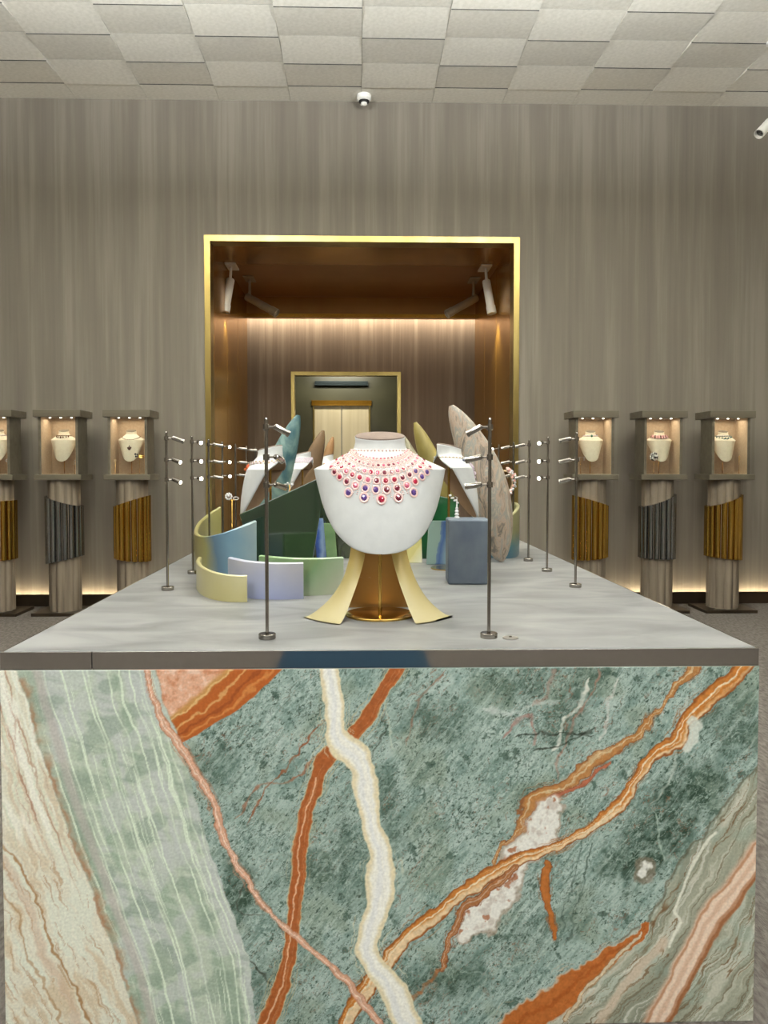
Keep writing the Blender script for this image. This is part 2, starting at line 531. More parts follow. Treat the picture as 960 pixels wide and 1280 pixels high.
at_root(d3, MB().box(LX1 - .03, LX1, W3 - .02, W3 + .08, 0, LTZ), 'door_frame', M_brass)
at_root(d3, MB().box(LX0 - .02, LX1 + .02, W3 - .03, W3 + .08, LTZ - .03, LTZ + .06), 'door_head', M_bronze)
g0, g1 = P(393, 475, W3 - .2), P(460, 481, W3 - .2)
vt = MB().box(g0.x, g1.x, W3 - .06, W3, g1.z, g0.z)
for k in range(3):
    zz = g1.z + (g0.z - g1.z) * (k + .5) / 3
    vt.box(g0.x + .02, g1.x - .02, W3 - .075, W3 - .06, zz - .008, zz + .004)
tag(vt.build('trim_2', mat('dark_teal_metal', S(22, 34, 34), .4, .4, rgb2=S(28, 40, 40))), 'dark slotted panel above the lift doors', 'vent', kind='structure')
area('lift_downlight', ((LX0 + LX1) / 2, W3 - .75, 3.27), (rad(18), 0, 0), .9, .3, 48, (1, .96, .86))

# baseboards standing off the wall, with LED strips behind them
BZ = P(450, 741, WALL_Y - .05).z
for s, xa, xb in (('left', ROOM_X0, DX0 - .05), ('right', DX1 + .05, ROOM_X1)):
    b_ = MB().box(xa, xb, WALL_Y - .085, WALL_Y - .065, 0, BZ, .002).build('baseboard_' + s, M_bronzebase)
    tag(b_, 'dark bronze baseboard with light glowing behind it', 'baseboard', kind='structure')
    MB().box(xa + .02, xb - .02, WALL_Y - .062, WALL_Y - .02, BZ - .05, BZ - .04).build('led_strip', M_led, b_)
    area('baseboard_glow', ((xa + xb) / 2, WALL_Y - .034, BZ - .03), (pi, 0, 0), xb - xa - .1, .03, 8, (1, .80, .52))
# added ledges for the side fill uplights, then bodies of the added fill panels
for s, x_ in (('left', ROOM_X0), ('right', ROOM_X1)):
    k = 1 if s == 'left' else -1
    xs = sorted((x_, x_ + k * .26))
    c_ = MB().box(xs[0], xs[1], -2.2, 7.2, 3.84, 3.88)
    xs = sorted((x_ + k * .24, x_ + k * .26))
    c_.box(xs[0], xs[1], -2.2, 7.2, 3.88, 4.0)
    tag(c_.build('trim_' + ('3' if s == 'left' else '4'), M_ceilback), 'slim added cove ledge hiding fill uplights on the side wall', 'cove', kind='structure')
for i, (lx, ly) in enumerate(FILL_PANELS):
    r_ = empty('added_light_panel', (lx, ly, CEIL), 0, 'added square luminous panel hung out of view, lighting up and down', 'pendant light', 'added square fill light panels')
    f_ = MB()
    for a in range(4):
        q = Matrix.Rotation(a * pi / 2, 3, 'Z')
        f_.add([q @ Vector(v) for v in [(-.7, -.7, -.99), (.7, -.7, -.99), (.66, -.66, -.99), (-.66, -.66, -.99), (-.7, -.7, -.91), (.7, -.7, -.91), (.66, -.66, -.91), (-.66, -.66, -.91)]],
               [(0, 1, 2, 3), (4, 7, 6, 5), (0, 4, 5, 1), (3, 2, 6, 7)])
    f_.build('frame', M_whiteplastic, r_)
    MB().box(-.66, .66, -.66, .66, -.97, -.93).build('diffuser', M_diff, r_)
    for sx_ in (-1, 1):
        for sy_ in (-1, 1):
            MB().cyl((sx_ * .62, sy_ * .62, -.93), (sx_ * .62, sy_ * .62, .012), .002, n=6).build('cable', M_chrome, r_)
# blue runner behind the visitor, mirrored in the table's steel band
tag(MB().box(-.56, .50, -4.2, -.9, 0, .012, .003).build('runner_rug', mat('blue_runner', S(24, 56, 78), .9, rgb2=S(30, 66, 88), scale=40)),
    'deep blue runner rug on the carpet, mirrored in the steel band', 'rug')

# ================================================================== DISPLAY TABLE
TY0 = T(470, 812).y
TL, TR = P(0.5, 838, TY0).x, P(948, 836, TY0).x
TY1 = 6.4
PBOT = .0
table = empty('display_table', ((TL + TR) / 2, (TY0 + TY1) / 2, 0), 0, 'long display plinth with green and orange veined marble front and grey stone top', 'display table')

# --- marble field (numpy) : colours of the stone itself
_perm = np.random.RandomState(3).permutation(512)
_perm = np.concatenate([_perm, _perm])
_ga = np.random.RandomState(5).rand(512) * 2 * pi
_gx, _gy = np.cos(_ga), np.sin(_ga)
def perlin(x, y):
    xi = np.floor(x).astype(np.int64); yi = np.floor(y).astype(np.int64)
    xf = x - xi; yf = y - yi
    u = xf * xf * xf * (xf * (xf * 6 - 15) + 10); v = yf * yf * yf * (yf * (yf * 6 - 15) + 10)
    xi &= 511; yi &= 511
    def g(a, b, dx, dy):
        h = _perm[(_perm[a & 511] + b) & 511]
        return _gx[h] * dx + _gy[h] * dy
    n00 = g(xi, yi, xf, yf); n10 = g(xi + 1, yi, xf - 1, yf)
    n01 = g(xi, yi + 1, xf, yf - 1); n11 = g(xi + 1, yi + 1, xf - 1, yf - 1)
    return ((n00 * (1 - u) + n10 * u) * (1 - v) + (n01 * (1 - u) + n11 * u) * v) * 1.5
def fbm(x, y, o=4, g=.5):
    a, s = 1.0, 0
    t = 0
    for i in range(o):
        s = s + a * perlin(x + 17.3 * i, y + 31.7 * i); t += a
        a *= g; x = x * 2.03; y = y * 2.03
    return s / t * 1.3
def sstep(a, b, x):
    t = np.clip((x - a) / (b - a), 0, 1)
    return t * t * (3 - 2 * t)
def pdist(X, Y, pts, per=5):
    """distance to a smooth polyline, side, and parameter along it"""
    pl = np.array(catmull(pts, per))
    D = np.full(X.shape, 1e9, np.float32); TT = np.zeros(X.shape, np.float32); SD = np.zeros(X.shape, np.float32)
    n = len(pl) - 1
    for i in range(n):
        a, b = pl[i], pl[i + 1]
        d = b - a
        L = d @ d + 1e-9
        rx, ry = X - a[0], Y - a[1]
        t = np.clip((rx * d[0] + ry * d[1]) / L, 0, 1)
        dx, dy = rx - t * d[0], ry - t * d[1]
        q = dx * dx + dy * dy
        k = q < D
        D = np.where(k, q, D); TT = np.where(k, (i + t) / n, TT)
        SD = np.where(k, np.sign(d[0] * ry - d[1] * rx), SD)
    return np.sqrt(D), TT, SD

def marble(X, Y):
    """stone colour over the slab; X 0..948, Y 838..1295 (units of half a centimetre or so)"""
    C = np.zeros(X.shape + (3,), np.float32)
    c = lambda r, g, b: np.array((r, g, b), np.float32)
    def mix(col, m):
        nonlocal C
        m = m[..., None] if m.ndim == 2 else m
        C = C * (1 - m) + col * m
    n_big = fbm(X / 150, Y / 150, 4)
    wx = fbm(X / 45, Y / 45 + 40, 4) ; wy = fbm(X / 45 + 80, Y / 45, 4)
    fx = fbm(X / 14, Y / 14 + 9, 3); fy = fbm(X / 14 + 30, Y / 14, 3)
    # rotated axes: a along the grain (rising to the right), b across
    an = rad(52)
    A = X * math.cos(an) - Y * math.sin(an); B = X * math.sin(an) + Y * math.cos(an)
    # --- teal green body
    C[...] = c(160, 180, 170)
    mix(c(186, 202, 193), sstep(.0, .5, fbm(A / 60, B / 34 + 5, 5, .55)) * .7)
    mix(c(120, 146, 136), sstep(.02, .45, fbm(A / 52 + 20, B / 24, 5, .6)) * .8)
    rough_zone = .35 + .65 * sstep(-.2, .25, fbm(X / 85 + 2, Y / 85 + 44, 3))
    mottle = fbm(A / 13, B / 6.5, 5, .72)
    mix(c(100, 124, 113), sstep(.08, .30, mottle) * .6 * rough_zone)
    mix(c(190, 206, 198), sstep(.10, .36, -mottle) * .5 * rough_zone)
    m2 = fbm(A / 5 + 9, B / 3.2 + 4, 4, .7)
    mix(c(104, 126, 116), sstep(.1, .32, m2) * .45 * rough_zone); mix(c(190, 206, 197), sstep(.1, .35, -m2) * .35 * rough_zone)
    mix(c(128, 140, 116), sstep(.15, .5, fbm(X / 70 + 9, Y / 70, 3)) * .35)
    # dark green zones
    dz = np.zeros(X.shape, np.float32)
    for (cx, cy, rx, ry, ang, s) in [(845, 1025, 95, 42, 50, 1.0), (800, 1075, 60, 34, 20, .8), (292, 1120, 24, 46, 10, .75), (378, 1090, 36, 40, 30, .55), (545, 905, 55, 28, -20, .45),
                                     (265, 960, 30, 30, 0, .45), (715, 880, 75, 26, 60, .5), (480, 1010, 18, 60, 10, .5), (650, 855, 52, 24, 0, .42),
                                     (545, 1235, 70, 36, 20, .5), (690, 1170, 80, 30, 30, .25), (915, 905, 40, 60, 30, .5), (440, 1090, 40, 70, 10, .4), (330, 1240, 40, 40, 0, .4)]:
        a_ = rad(ang)
        u = ((X - cx) * math.cos(a_) - (Y - cy) * math.sin(a_)) / rx; v = ((X - cx) * math.sin(a_) + (Y - cy) * math.cos(a_)) / ry
        dz = np.maximum(dz, s * sstep(1.3, .35, np.sqrt(u * u + v * v) + .5 * wx + .25 * fx))
    mix(c(52, 74, 60), np.clip(dz * 1.25, 0, 1) * (.4 + .65 * sstep(-.25, .3, fbm(A / 22, B / 14 + 3, 5, .7))))
    sp = fbm(A / 8 + 50, B / 5, 4, .7)
    mix(c(58, 78, 67), sstep(.36, .46, sp + .22 * fbm(X / 60, Y / 60 + 70, 3)) * .85)
    sp = fbm(X / 5.5 + 7, Y / 5.5 + 90, 3, .6)
    mix(c(62, 82, 70), sstep(.48, .58, sp + .2 * fbm(X / 45 + 8, Y / 45, 3)) * .85)
    blot = fbm(X / 26 + 5, Y / 26 + 60, 5, .62)
    mix(c(62, 84, 72), sstep(.38, .46, blot) * .7)
    st_ = fbm(A / 70 + 31, B / 5.5 + 2 + .6 * wx, 4, .65)
    mix(c(96, 120, 108), sstep(.16, .4, st_) * .45); mix(c(196, 210, 202), sstep(.2, .45, -st_) * .35)
    # crackle : fine pale net, then dark fissures along the grain
    rg = 1 - np.abs(fbm(X / 34 + 3 * .3 * wx, Y / 34, 4, .6)) * 2
    mix(c(176, 196, 184), sstep(.9, .985, rg) * (.25 + .5 * dz))
    rg = 1 - np.abs(fbm(A / 90 + 11, B / 16 + .8 * wx, 4, .6)) * 2
    mix(c(62, 74, 62), sstep(.95, .995, rg) * .6)
    rg = 1 - np.abs(fbm(A / 140 + 41, B / 30 + .5 * wy, 4, .6)) * 2
    mix(c(132, 92, 72), sstep(.965, .998, rg) * .65 * sstep(-.1, .25, fbm(X / 120 + 60, Y / 120, 2)))
    for q_, (sa, sb, col, al, th) in enumerate([(70, 9, c(58, 72, 60), .55, .93), (120, 14, c(190, 204, 192), .5, .955), (160, 22, c(150, 100, 74), .6, .965), (55, 55, c(70, 86, 74), .45, .96), (90, 60, c(196, 208, 198), .45, .97), (200, 26, c(54, 60, 46), .6, .972)]):
        rg = 1 - np.abs(fbm(A / sa + 13.7 * q_ + .4 * wx, B / sb + 7.1 * q_ + .9 * wy + .3 * fx, 4, .62)) * 2
        mix(col, sstep(th, .997, rg) * al * sstep(-.1, .3, fbm(X / 90 + 21 * q_, Y / 90 + 5 * q_, 3)))
    # thin named cracks
    for pts, wd, col, al in [
        ([(395, 905), (362, 950), (330, 990), (298, 1035)], 1.2, c(150, 84, 52), .9),
        ([(398, 945), (350, 980), (318, 985), (285, 1025)], 1.6, c(160, 104, 78), .75),
        ([(470, 858), (478, 900), (487, 945)], 1.5, c(196, 206, 186), .8),
        ([(552, 838), (520, 880), (500, 935)], 1.6, c(150, 110, 90), .7),
        ([(730, 850), (722, 885), (695, 910), (686, 945)], 2.6, c(226, 226, 214), .85),
        ([(595, 885), (635, 897), (665, 885), (695, 875)], 2.8, c(206, 214, 208), .7),
        ([(620, 925), (655, 900), (664, 915), (662, 940)], 2.6, c(176, 122, 112), .7),
        ([(690, 840), (680, 868), (660, 890)], 3.0, c(172, 130, 116), .55),
        ([(770, 848), (758, 890), (745, 930)], 2.2, c(214, 214, 206), .8), ([(742, 838), (735, 870), (700, 930), (690, 985)], 1.8, c(186, 122, 104), .55),
        ([(635, 925), (690, 920), (740, 925)], 1.3, c(40, 46, 36), .8), ([(660, 945), (705, 930), (742, 914)], 1.3, c(40, 46, 36), .8),
        ([(860, 870), (846, 925), (835, 980), (812, 1010)], 1.8, c(198, 206, 194), .7), ([(818, 1020), (822, 1060), (830, 1085)], 1.6, c(176, 196, 180), .8),
        ([(738, 1060), (728, 1110), (712, 1170), (706, 1195)], 1.3, c(64, 80, 70), .7), ([(725, 1058), (712, 1110), (700, 1180)], 1.0, c(64, 80, 70), .6),
        ([(330, 1140), (348, 1170), (362, 1180), (352, 1195)], 1.4, c(66, 66, 54), .7), ([(300, 1095), (292, 1140), (330, 1150)], 1.4, c(70, 66, 56), .6),
        ([(305, 1200), (330, 1235), (345, 1245)], 1.2, c(60, 62, 50), .8), ([(480, 905), (462, 945), (455, 985)], 1.3, c(60, 66, 54), .6),
        ([(570, 1280), (600, 1240), (640, 1215), (690, 1200)], 1.8, c(180, 196, 182), .5), ([(545, 1220), (520, 1245), (500, 1262)], 3.0, c(176, 104, 58), .75)]:
        D, t, s = pdist(X + 7 * wx + 3 * fx, Y + 7 * wy + 3 * fy, pts, 4)
        vv_ = fbm(t * 7 + wd * 3.1 + al, 0 * t, 3)
        W_ = wd * (.62 + .8 * np.clip(vv_ + .25, 0, 1)) * sstep(0, .12, t) * sstep(1, .88, t) + .05
        mix(col, sstep(W_ * 1.5, W_ * .35, D) * al * (.65 + .35 * sstep(-.4, .15, fbm(t * 11 + wd, D * 0 + al, 3))))
    # --- layered grey-green stone at the lower right
    def bnd(ys, xs, yy): return np.interp(yy, ys, xs)
    rb = bnd([838, 930, 960, 1000, 1050, 1085, 1120, 1165, 1205, 1240, 1300], [1010, 975, 948, 918, 880, 850, 835, 806, 770, 725, 640], Y) + 12 * wx + 4 * fx
    mR = sstep(-5, 9, X - rb)
    Dl, tl, sl = pdist(X, Y, [(975, 880), (930, 990), (880, 1075), (835, 1165), (770, 1240), (690, 1310)], 5)
    v = Dl * np.where(X > bnd([880, 990, 1075, 1165, 1240, 1310], [975, 930, 880, 835, 770, 690], Y), 1, -1) + 9 * wx + 4 * fx * .6
    CR = np.zeros_like(C); CR[...] = c(160, 162, 142)
    def mixR(col, m):
        nonlocal CR
        CR = CR * (1 - m[..., None]) + col * m[..., None]
    z0 = np.zeros_like(v)
    l1 = fbm(v / 16, tl * 2.0, 4, .6); l2 = fbm(v / 6 + 40, tl * 3.0, 4, .65)
    mixR(c(190, 190, 172), sstep(.02, .35, l1)); mixR(c(136, 140, 122), sstep(.05, .4, -l1) * .8)
    mixR(c(112, 104, 82), sstep(.22, .42, l2) * .7); mixR(c(212, 210, 196), sstep(.25, .45, -l2) * .7)
    rl = 1 - np.abs(fbm(v / 22 + 7, tl * 1.5, 3, .6)) * 2
    mixR(c(112, 82, 52), sstep(.93, .99, rl) * .75)
    mixR(c(150, 172, 158), sstep(.1, .5, fbm(X / 60 + 3, Y / 60 + 8, 3)) * .35)
    Dp, tp, spd = pdist(X + 5 * wx, Y + 5 * wy, [(955, 1075), (925, 1115), (893, 1160), (868, 1205), (845, 1250), (822, 1300)], 5)
    mixR(c(214, 180, 154), sstep(20, 11, Dp)); mixR(c(232, 212, 190), sstep(5, 1, np.abs(Dp - 6)) * .8)
    mixR(c(148, 86, 46), sstep(4, 1, np.abs(Dp - 15)) * .8 * (spd < 0)); mixR(c(170, 116, 80), sstep(2.4, .6, np.abs(Dp - 11)) * .6)
    Dp, tp, spd = pdist(X + 5 * wx, Y + 5 * wy, [(830, 1190), (800, 1225), (775, 1255), (745, 1300)], 4)
    mixR(c(206, 184, 160), sstep(9, 3, Dp) * .7)
    Dp, tp, spd = pdist(X + 5 * wx, Y + 5 * wy, [(895, 1050), (868, 1085), (858, 1110), (846, 1150), (852, 1165), (838, 1195)], 4)
    mixR(c(226, 226, 210), sstep(3, 1, Dp) * .9)
    C = C * (1 - mR[..., None]) + CR * mR[..., None]
    # edge smear of the boundary
    mix(c(92, 84, 64), sstep(4, 0, np.abs(X - rb)) * .6)
    # --- bold veins
    def vein(pts, width, body, edge=None, core=None, ew=.22, rough=1.0, wob=5, cw=.18, al=1.0, seed=0.0, asym=None, t0=0.0, grain=.10):
        D, t, s = pdist(X + wob * wx + rough * 2.6 * fx, Y + wob * wy + rough * 2.6 * fy, pts, 5)
        W = np.interp(t, np.linspace(0, 1, len(width)), width) * (1 + .22 * fbm(t * 9 + seed, z0, 3)) * .5
        r = D / np.maximum(W, .1)
        m = sstep(1.06, .94, r) * al
        sr = r * s                                    # -1..1 across
        body = np.asarray(body, np.float32)
        col = np.broadcast_to(body, C.shape).copy()
        ln = fbm(sr * 3.2 + seed, t * 5, 4, .6)
        if core is not None:
            kk_ = sstep(.12, .45, ln) * (.75 if t0 == 0 else .25)
            col = col * (1 - kk_[..., None]) + np.asarray(core, np.float32) * kk_[..., None]
            if asym is not None:
                ka = sstep(-.05, .5, sr * asym[0] + .35 * fbm(t * 10 + seed, sr * 1.5, 3) + asym[1] * (t - .5)) * .85
                col = col * (1 - ka[..., None]) + np.asarray(core, np.float32) * ka[..., None]
            k = (t > t0) * sstep(cw, cw * .3, np.abs(sr - .15 + .3 * fbm(t * 7 + seed + 5, z0, 3)))
            col = col * (1 - k[..., None]) + np.asarray(core, np.float32) * k[..., None]
        if edge is not None:
            k = sstep(1 - ew * 1.6, 1 - ew * .5, r)
            col = col * (1 - k[..., None]) + np.asarray(edge, np.float32) * k[..., None]
        col = col * (1 + grain * fbm(X / 7, Y / 7, 3))[..., None]
        if edge is not None:
            for q_ in (1.22, 1.5):
                k = sstep(.9 / np.maximum(W, 1), .25 / np.maximum(W, 1), np.abs(r - q_ - .18 * fx)) * sstep(.0, .35, fbm(t * 8 + seed + q_, z0 + q_, 3)) * .6 * al
                mix(np.asarray(edge, np.float32), k)
        mix(col, m)
    # orange river from the upper right to the lower middle, and its branch
    vein([(868, 830), (842, 868), (820, 895), (790, 922), (745, 955), (700, 988), (660, 1012), (645, 1040), (612, 1080)], [16, 9, 7, 12, 17, 20, 22, 9, 5], c(186, 124, 66), c(146, 88, 48), c(216, 186, 140), seed=3, wob=10, rough=1.6, al=.9)
    vein([(760, 960), (720, 990), (690, 1002), (655, 1055), (620, 1085), (585, 1120)], [5, 6, 7, 6, 5, 3], c(178, 106, 78), c(140, 84, 56), None, seed=13, wob=9)
    # white window in it
    D, t, s = pdist(X + 14 * wx + 4 * fx, Y + 14 * wy + 4 * fy, [(690, 1016), (668, 1050), (640, 1085), (625, 1120), (600, 1150), (582, 1168)], 5)
    Wd = np.interp(t, [0, .25, .5, .75, 1], [12, 20, 14, 22, 12])
    mix(c(186, 150, 128), sstep(1.4, 1.05, D / Wd + .25 * fx) * .55)
    mix(c(228, 226, 216), sstep(1.12, .78, D / Wd + .15 * fx)); mix(c(200, 190, 178), sstep(.9, .7, D / Wd) * sstep(.05, .4, fbm(X / 15, Y / 15 + 20, 4)) * .8)
    mix(c(166, 106, 74), sstep(1.0, .9, D / Wd) * sstep(.28, .42, fbm(X / 17 + 31, Y / 17, 4)) * .8)
    vein([(936, 830), (905, 862), (868, 893), (852, 912), (846, 930), (815, 950), (795, 978), (770, 1015), (735, 1045), (700, 1062), (655, 1078), (605, 1100), (555, 1140), (515, 1172), (482, 1205), (450, 1248), (425, 1290)],
         [26, 24, 20, 16, 24, 16, 13, 16, 14, 12, 16, 22, 20, 22, 20, 20, 20], c(196, 124, 56), c(150, 88, 42), c(232, 212, 176), seed=7, rough=1.1, cw=.15, asym=(-1, .7))
    vein([(640, 1092), (600, 1125), (572, 1152), (556, 1195), (545, 1222)], [9, 14, 9, 6, 3], c(168, 110, 66), c(134, 82, 50), c(196, 160, 130), seed=17, wob=8)
    vein([(682, 1088), (677, 1118), (686, 1150), (691, 1186)], [10, 13, 9, 5], c(180, 108, 50), c(140, 84, 44), None, seed=19, wob=4)
    D, t, s = pdist(X + 4 * wx, Y + 4 * wy, [(865, 905), (868, 925), (858, 942)], 4); mix(c(216, 220, 208), sstep(9 + 5 * fx, 5 + 5 * fx, D) * .85)
    D, t, s = pdist(X + 4 * wx, Y + 4 * wy, [(806, 1092), (803, 1104)], 4); mix(c(130, 112, 92), sstep(14 + 6 * fx, 10 + 6 * fx, D) * .6); mix(c(222, 222, 212), sstep(8 + 6 * fx, 5 + 6 * fx, D))
    # rust body at the bottom right
    vein([(812, 1168), (780, 1195), (745, 1222), (712, 1250), (672, 1280), (640, 1305)], [6, 18, 26, 40, 40, 46], c(184, 106, 50), c(196, 176, 150), c(170, 92, 40), seed=23, wob=9, ew=.12, rough=1.2)
    vein([(800, 1178), (772, 1208), (735, 1248), (705, 1290)], [3, 6, 5, 7], c(206, 190, 160), c(150, 110, 70), None, seed=29)
    # brown vein, white vein, pink vein
    vein([(498, 825), (478, 858), (452, 900), (432, 925), (408, 942), (392, 972), (380, 1010), (371, 1055), (364, 1110), (360, 1160), (354, 1200), (342, 1248), (322, 1295)],
         [17, 18, 20, 18, 24, 21, 19, 19, 19, 17, 22, 20, 22], c(168, 94, 48), c(196, 180, 138), c(226, 178, 136), seed=31, cw=.14, wob=4, ew=.11, rough=.7, t0=.42)
    vein([(402, 828), (410, 868), (414, 908), (420, 932), (442, 952), (450, 985), (458, 1030), (470, 1072), (470, 1110), (462, 1150), (452, 1190), (462, 1220), (485, 1250), (505, 1290)],
         [22, 24, 26, 32, 34, 30, 27, 32, 34, 30, 26, 30, 36, 38], c(240, 238, 226), c(226, 214, 178), c(230, 230, 224), seed=37, ew=.34, cw=.3, wob=6, rough=.45, grain=.03)
    # --- green onyx on the left
    bx = bnd([838, 880, 920, 985, 1030, 1090, 1150, 1200, 1290], [192, 199, 217, 234, 246, 264, 286, 303, 313], Y) + 4 * wx + 1.5 * fx
    lx = bnd([838, 920, 985, 1060, 1100, 1150, 1220, 1290], [22, 44, 62, 88, 104, 120, 146, 164], Y) + 3 * wx
    u = np.clip((X - lx) / (bx - lx), -1, 2)
    bw = u * 150
    CO = np.zeros_like(C); CO[...] = c(186, 198, 178)
    def mixO(col, m):
        nonlocal CO
        CO = CO * (1 - m[..., None]) + col * m[..., None]
    b1 = fbm(bw / 26 + .3 * wx, Y / 240, 3); b2 = fbm(bw / 7 + 60, Y / 300, 4, .65)
    mixO(c(160, 178, 156), sstep(.0, .35, b1)); mixO(c(190, 196, 190), sstep(.0, .35, -b1) * .9)
    hz = fbm(X / 70, (Y - .25 * X) / 11, 4, .6)
    mixO(c(148, 164, 148), sstep(.05, .45, hz) * .45); mixO(c(204, 212, 198), sstep(.05, .45, -hz) * .45)
    blk = fbm(X / 60 + 90, (Y + .2 * X) / 46, 3)
    mixO(c(138, 156, 138), sstep(.1, .3, blk) * .5); mixO(c(196, 201, 196), sstep(.1, .35, -blk) * .6)
    mixO(c(220, 232, 210), sstep(.22, .42, b2) * .85)
    for q in (28, 46, 70, 74, 96, 120, 131, 140):
        mixO(c(222, 234, 212), sstep(1.5, .4, np.abs(bw - q + 3 * wx + 3 * fbm(Y / 60 + q, z0, 2))) * (.5 + .45 * sstep(-.2, .2, fbm(Y / 90 + q * 3, z0, 2))))
    mixO(c(176, 146, 116), sstep(13, 3, bw + 6 * fx + 4 * wx) * .75 * sstep(-.35, .2, fbm(Y / 50 + 3, z0, 3))); mixO(c(190, 180, 174), sstep(8, 2, np.abs(bw - 20 + 4 * wx)) * .6)
    mO = sstep(1.006, .994, u) * sstep(-.02, .02, u)
    C = C * (1 - mO[..., None]) + CO * mO[..., None]
    # wedge of pink and rust at the top
    wl, wr = bx, bnd([838, 870, 890, 915, 938], [346, 312, 290, 248, 208], Y) + 4 * wx + 2 * fx
    mW = sstep(-1, 2, X - wl) * sstep(1.5, -1.5, X - wr) * (Y < 940)
    e = wr - X
    CW = np.zeros_like(C); CW[...] = c(222, 172, 142)
    pk = fbm(X / 16, Y / 16 + 77, 4, .6)
    CW = CW * (1 - (sstep(.05, .4, pk) * .7)[..., None]) + c(238, 210, 188) * (sstep(.05, .4, pk) * .7)[..., None]
    k = sstep(.1, .45, -pk) * .6; CW = CW * (1 - k[..., None]) + c(196, 124, 84) * k[..., None]
    ee = e * .75 + 4 * wx
    k = sstep(58, 50, ee); CW = CW * (1 - k[..., None]) + c(198, 146, 84) * k[..., None]
    k = sstep(50, 42, ee); CW = CW * (1 - k[..., None]) + c(182, 98, 44) * k[..., None]
    for q, cc in ((47, c(226, 190, 130)), (30, c(220, 172, 110)), (18, c(150, 76, 36)), (9, c(212, 140, 76))):
        k = sstep(3, .8, np.abs(ee - q + 3 * fx)) * .8; CW = CW * (1 - k[..., None]) + cc * k[..., None]
    C = C * (1 - mW[..., None]) + CW * mW[..., None]
    vein([(176, 828), (186, 865), (200, 902), (222, 938), (242, 968), (258, 1000), (270, 1040), (286, 1080), (308, 1115), (332, 1148), (358, 1172), (395, 1204), (428, 1238), (468, 1290)],
         [8, 9, 10, 11, 9, 10, 10, 9, 8, 5, 7, 9, 9, 10], c(214, 166, 138), c(186, 130, 100), c(238, 214, 192), seed=41, wob=4)
    # cream and brown banding at the far left
    mL = sstep(.01, -.01, u)
    v = lx - X
    CL = np.zeros_like(C); CL[...] = c(222, 218, 196)
    def mixL(col, m):
        nonlocal CL
        CL = CL * (1 - m[..., None]) + col * m[..., None]
    vv = v + 5 * wx + 2 * fx
    l1 = fbm(vv / 15, Y / 260 + 3, 3, .6); l2 = fbm(vv / 5 + 20, Y / 200, 4, .65)
    mixL(c(236, 234, 218), sstep(0, .3, l1)); mixL(c(208, 190, 162), sstep(.2, .45, -l1) * .6); mixL(c(214, 222, 200), sstep(.2, .4, l2) * .6)
    mixL(c(180, 146, 120), sstep(.3, .45, -l2) * .5)
    low = sstep(1015, 1075, Y + .55 * X * 0 - .35 * X + 8 * wx)
    # lower swirl: bands running down more steeply to the right
    Ds, ts, ss = pdist(X, Y, [(-40, 1000), (10, 1070), (40, 1130), (60, 1190), (85, 1240), (110, 1300)], 5)
    sv = Ds * ss + 8 * wx + 3 * fx
    s1 = fbm(sv / 20 + 5, ts * 3, 3, .6); s2 = fbm(sv / 6 + 33, ts * 4, 4, .65)
    CS = np.zeros_like(C); CS[...] = c(222, 218, 198)
    for col, m in ((c(208, 188, 156), sstep(.12, .42, s1) * .7), (c(222, 224, 206), sstep(.02, .3, -s1)), (c(176, 138, 100), sstep(.28, .44, s2) * .55), (c(232, 230, 212), sstep(.22, .4, -s2) * .6),
                   (c(204, 172, 146), sstep(9, 2, np.abs(sv - 12)) * .45), (c(160, 118, 74), sstep(2.4, .7, np.abs(sv + 2)) * .8), (c(160, 118, 74), sstep(2.4, .7, np.abs(sv - 30)) * .5)):
        CS = CS * (1 - m[..., None]) + col * m[..., None]
    CS2 = sstep(30, 44, -sv * np.where(X < 60, 1, 0)) * sstep(1120, 1180, Y)
    CS = CS * (1 - (CS2 * .6)[..., None]) + c(190, 200, 178) * (CS2 * .6)[..., None]
    CL = CL * (1 - low[..., None]) + CS * low[..., None]
    C = C * (1 - mL[..., None]) + CL * mL[..., None]
    mix(c(170, 122, 88), sstep(3.5, .8, np.abs(X - lx - 2 + 5 * fx)) * .6 * sstep(-.3, .2, fbm(Y / 40 + 9, z0, 3)))
    for q_, (of_, w_, cc) in enumerate([(-9, 1.4, c(238, 240, 226)), (-16, 1.1, c(176, 140, 112)), (-24, 2.4, c(240, 238, 224)), (-33, 1.2, c(166, 120, 94)), (-36, 1.0, c(214, 190, 160)), (-48, 3, c(240, 236, 222))]):
        mix(cc, sstep(w_ * 1.6, w_ * .5, np.abs(X - lx - of_ + 6 * wx + 2 * fx)) * .75 * (1 - low) * sstep(-.4, .1, fbm(Y / 60 + q_ * 5, z0, 2)))
    # overall micro grain
    C *= (1 + .07 * fbm(X / 3.1, Y / 3.1, 2))[..., None]
    return np.clip(C, 8, 250)

def lin(C):
    c = C / 255.0
    return np.where(c <= .04045, c / 12.92, ((c + .055) / 1.055) ** 2.4)

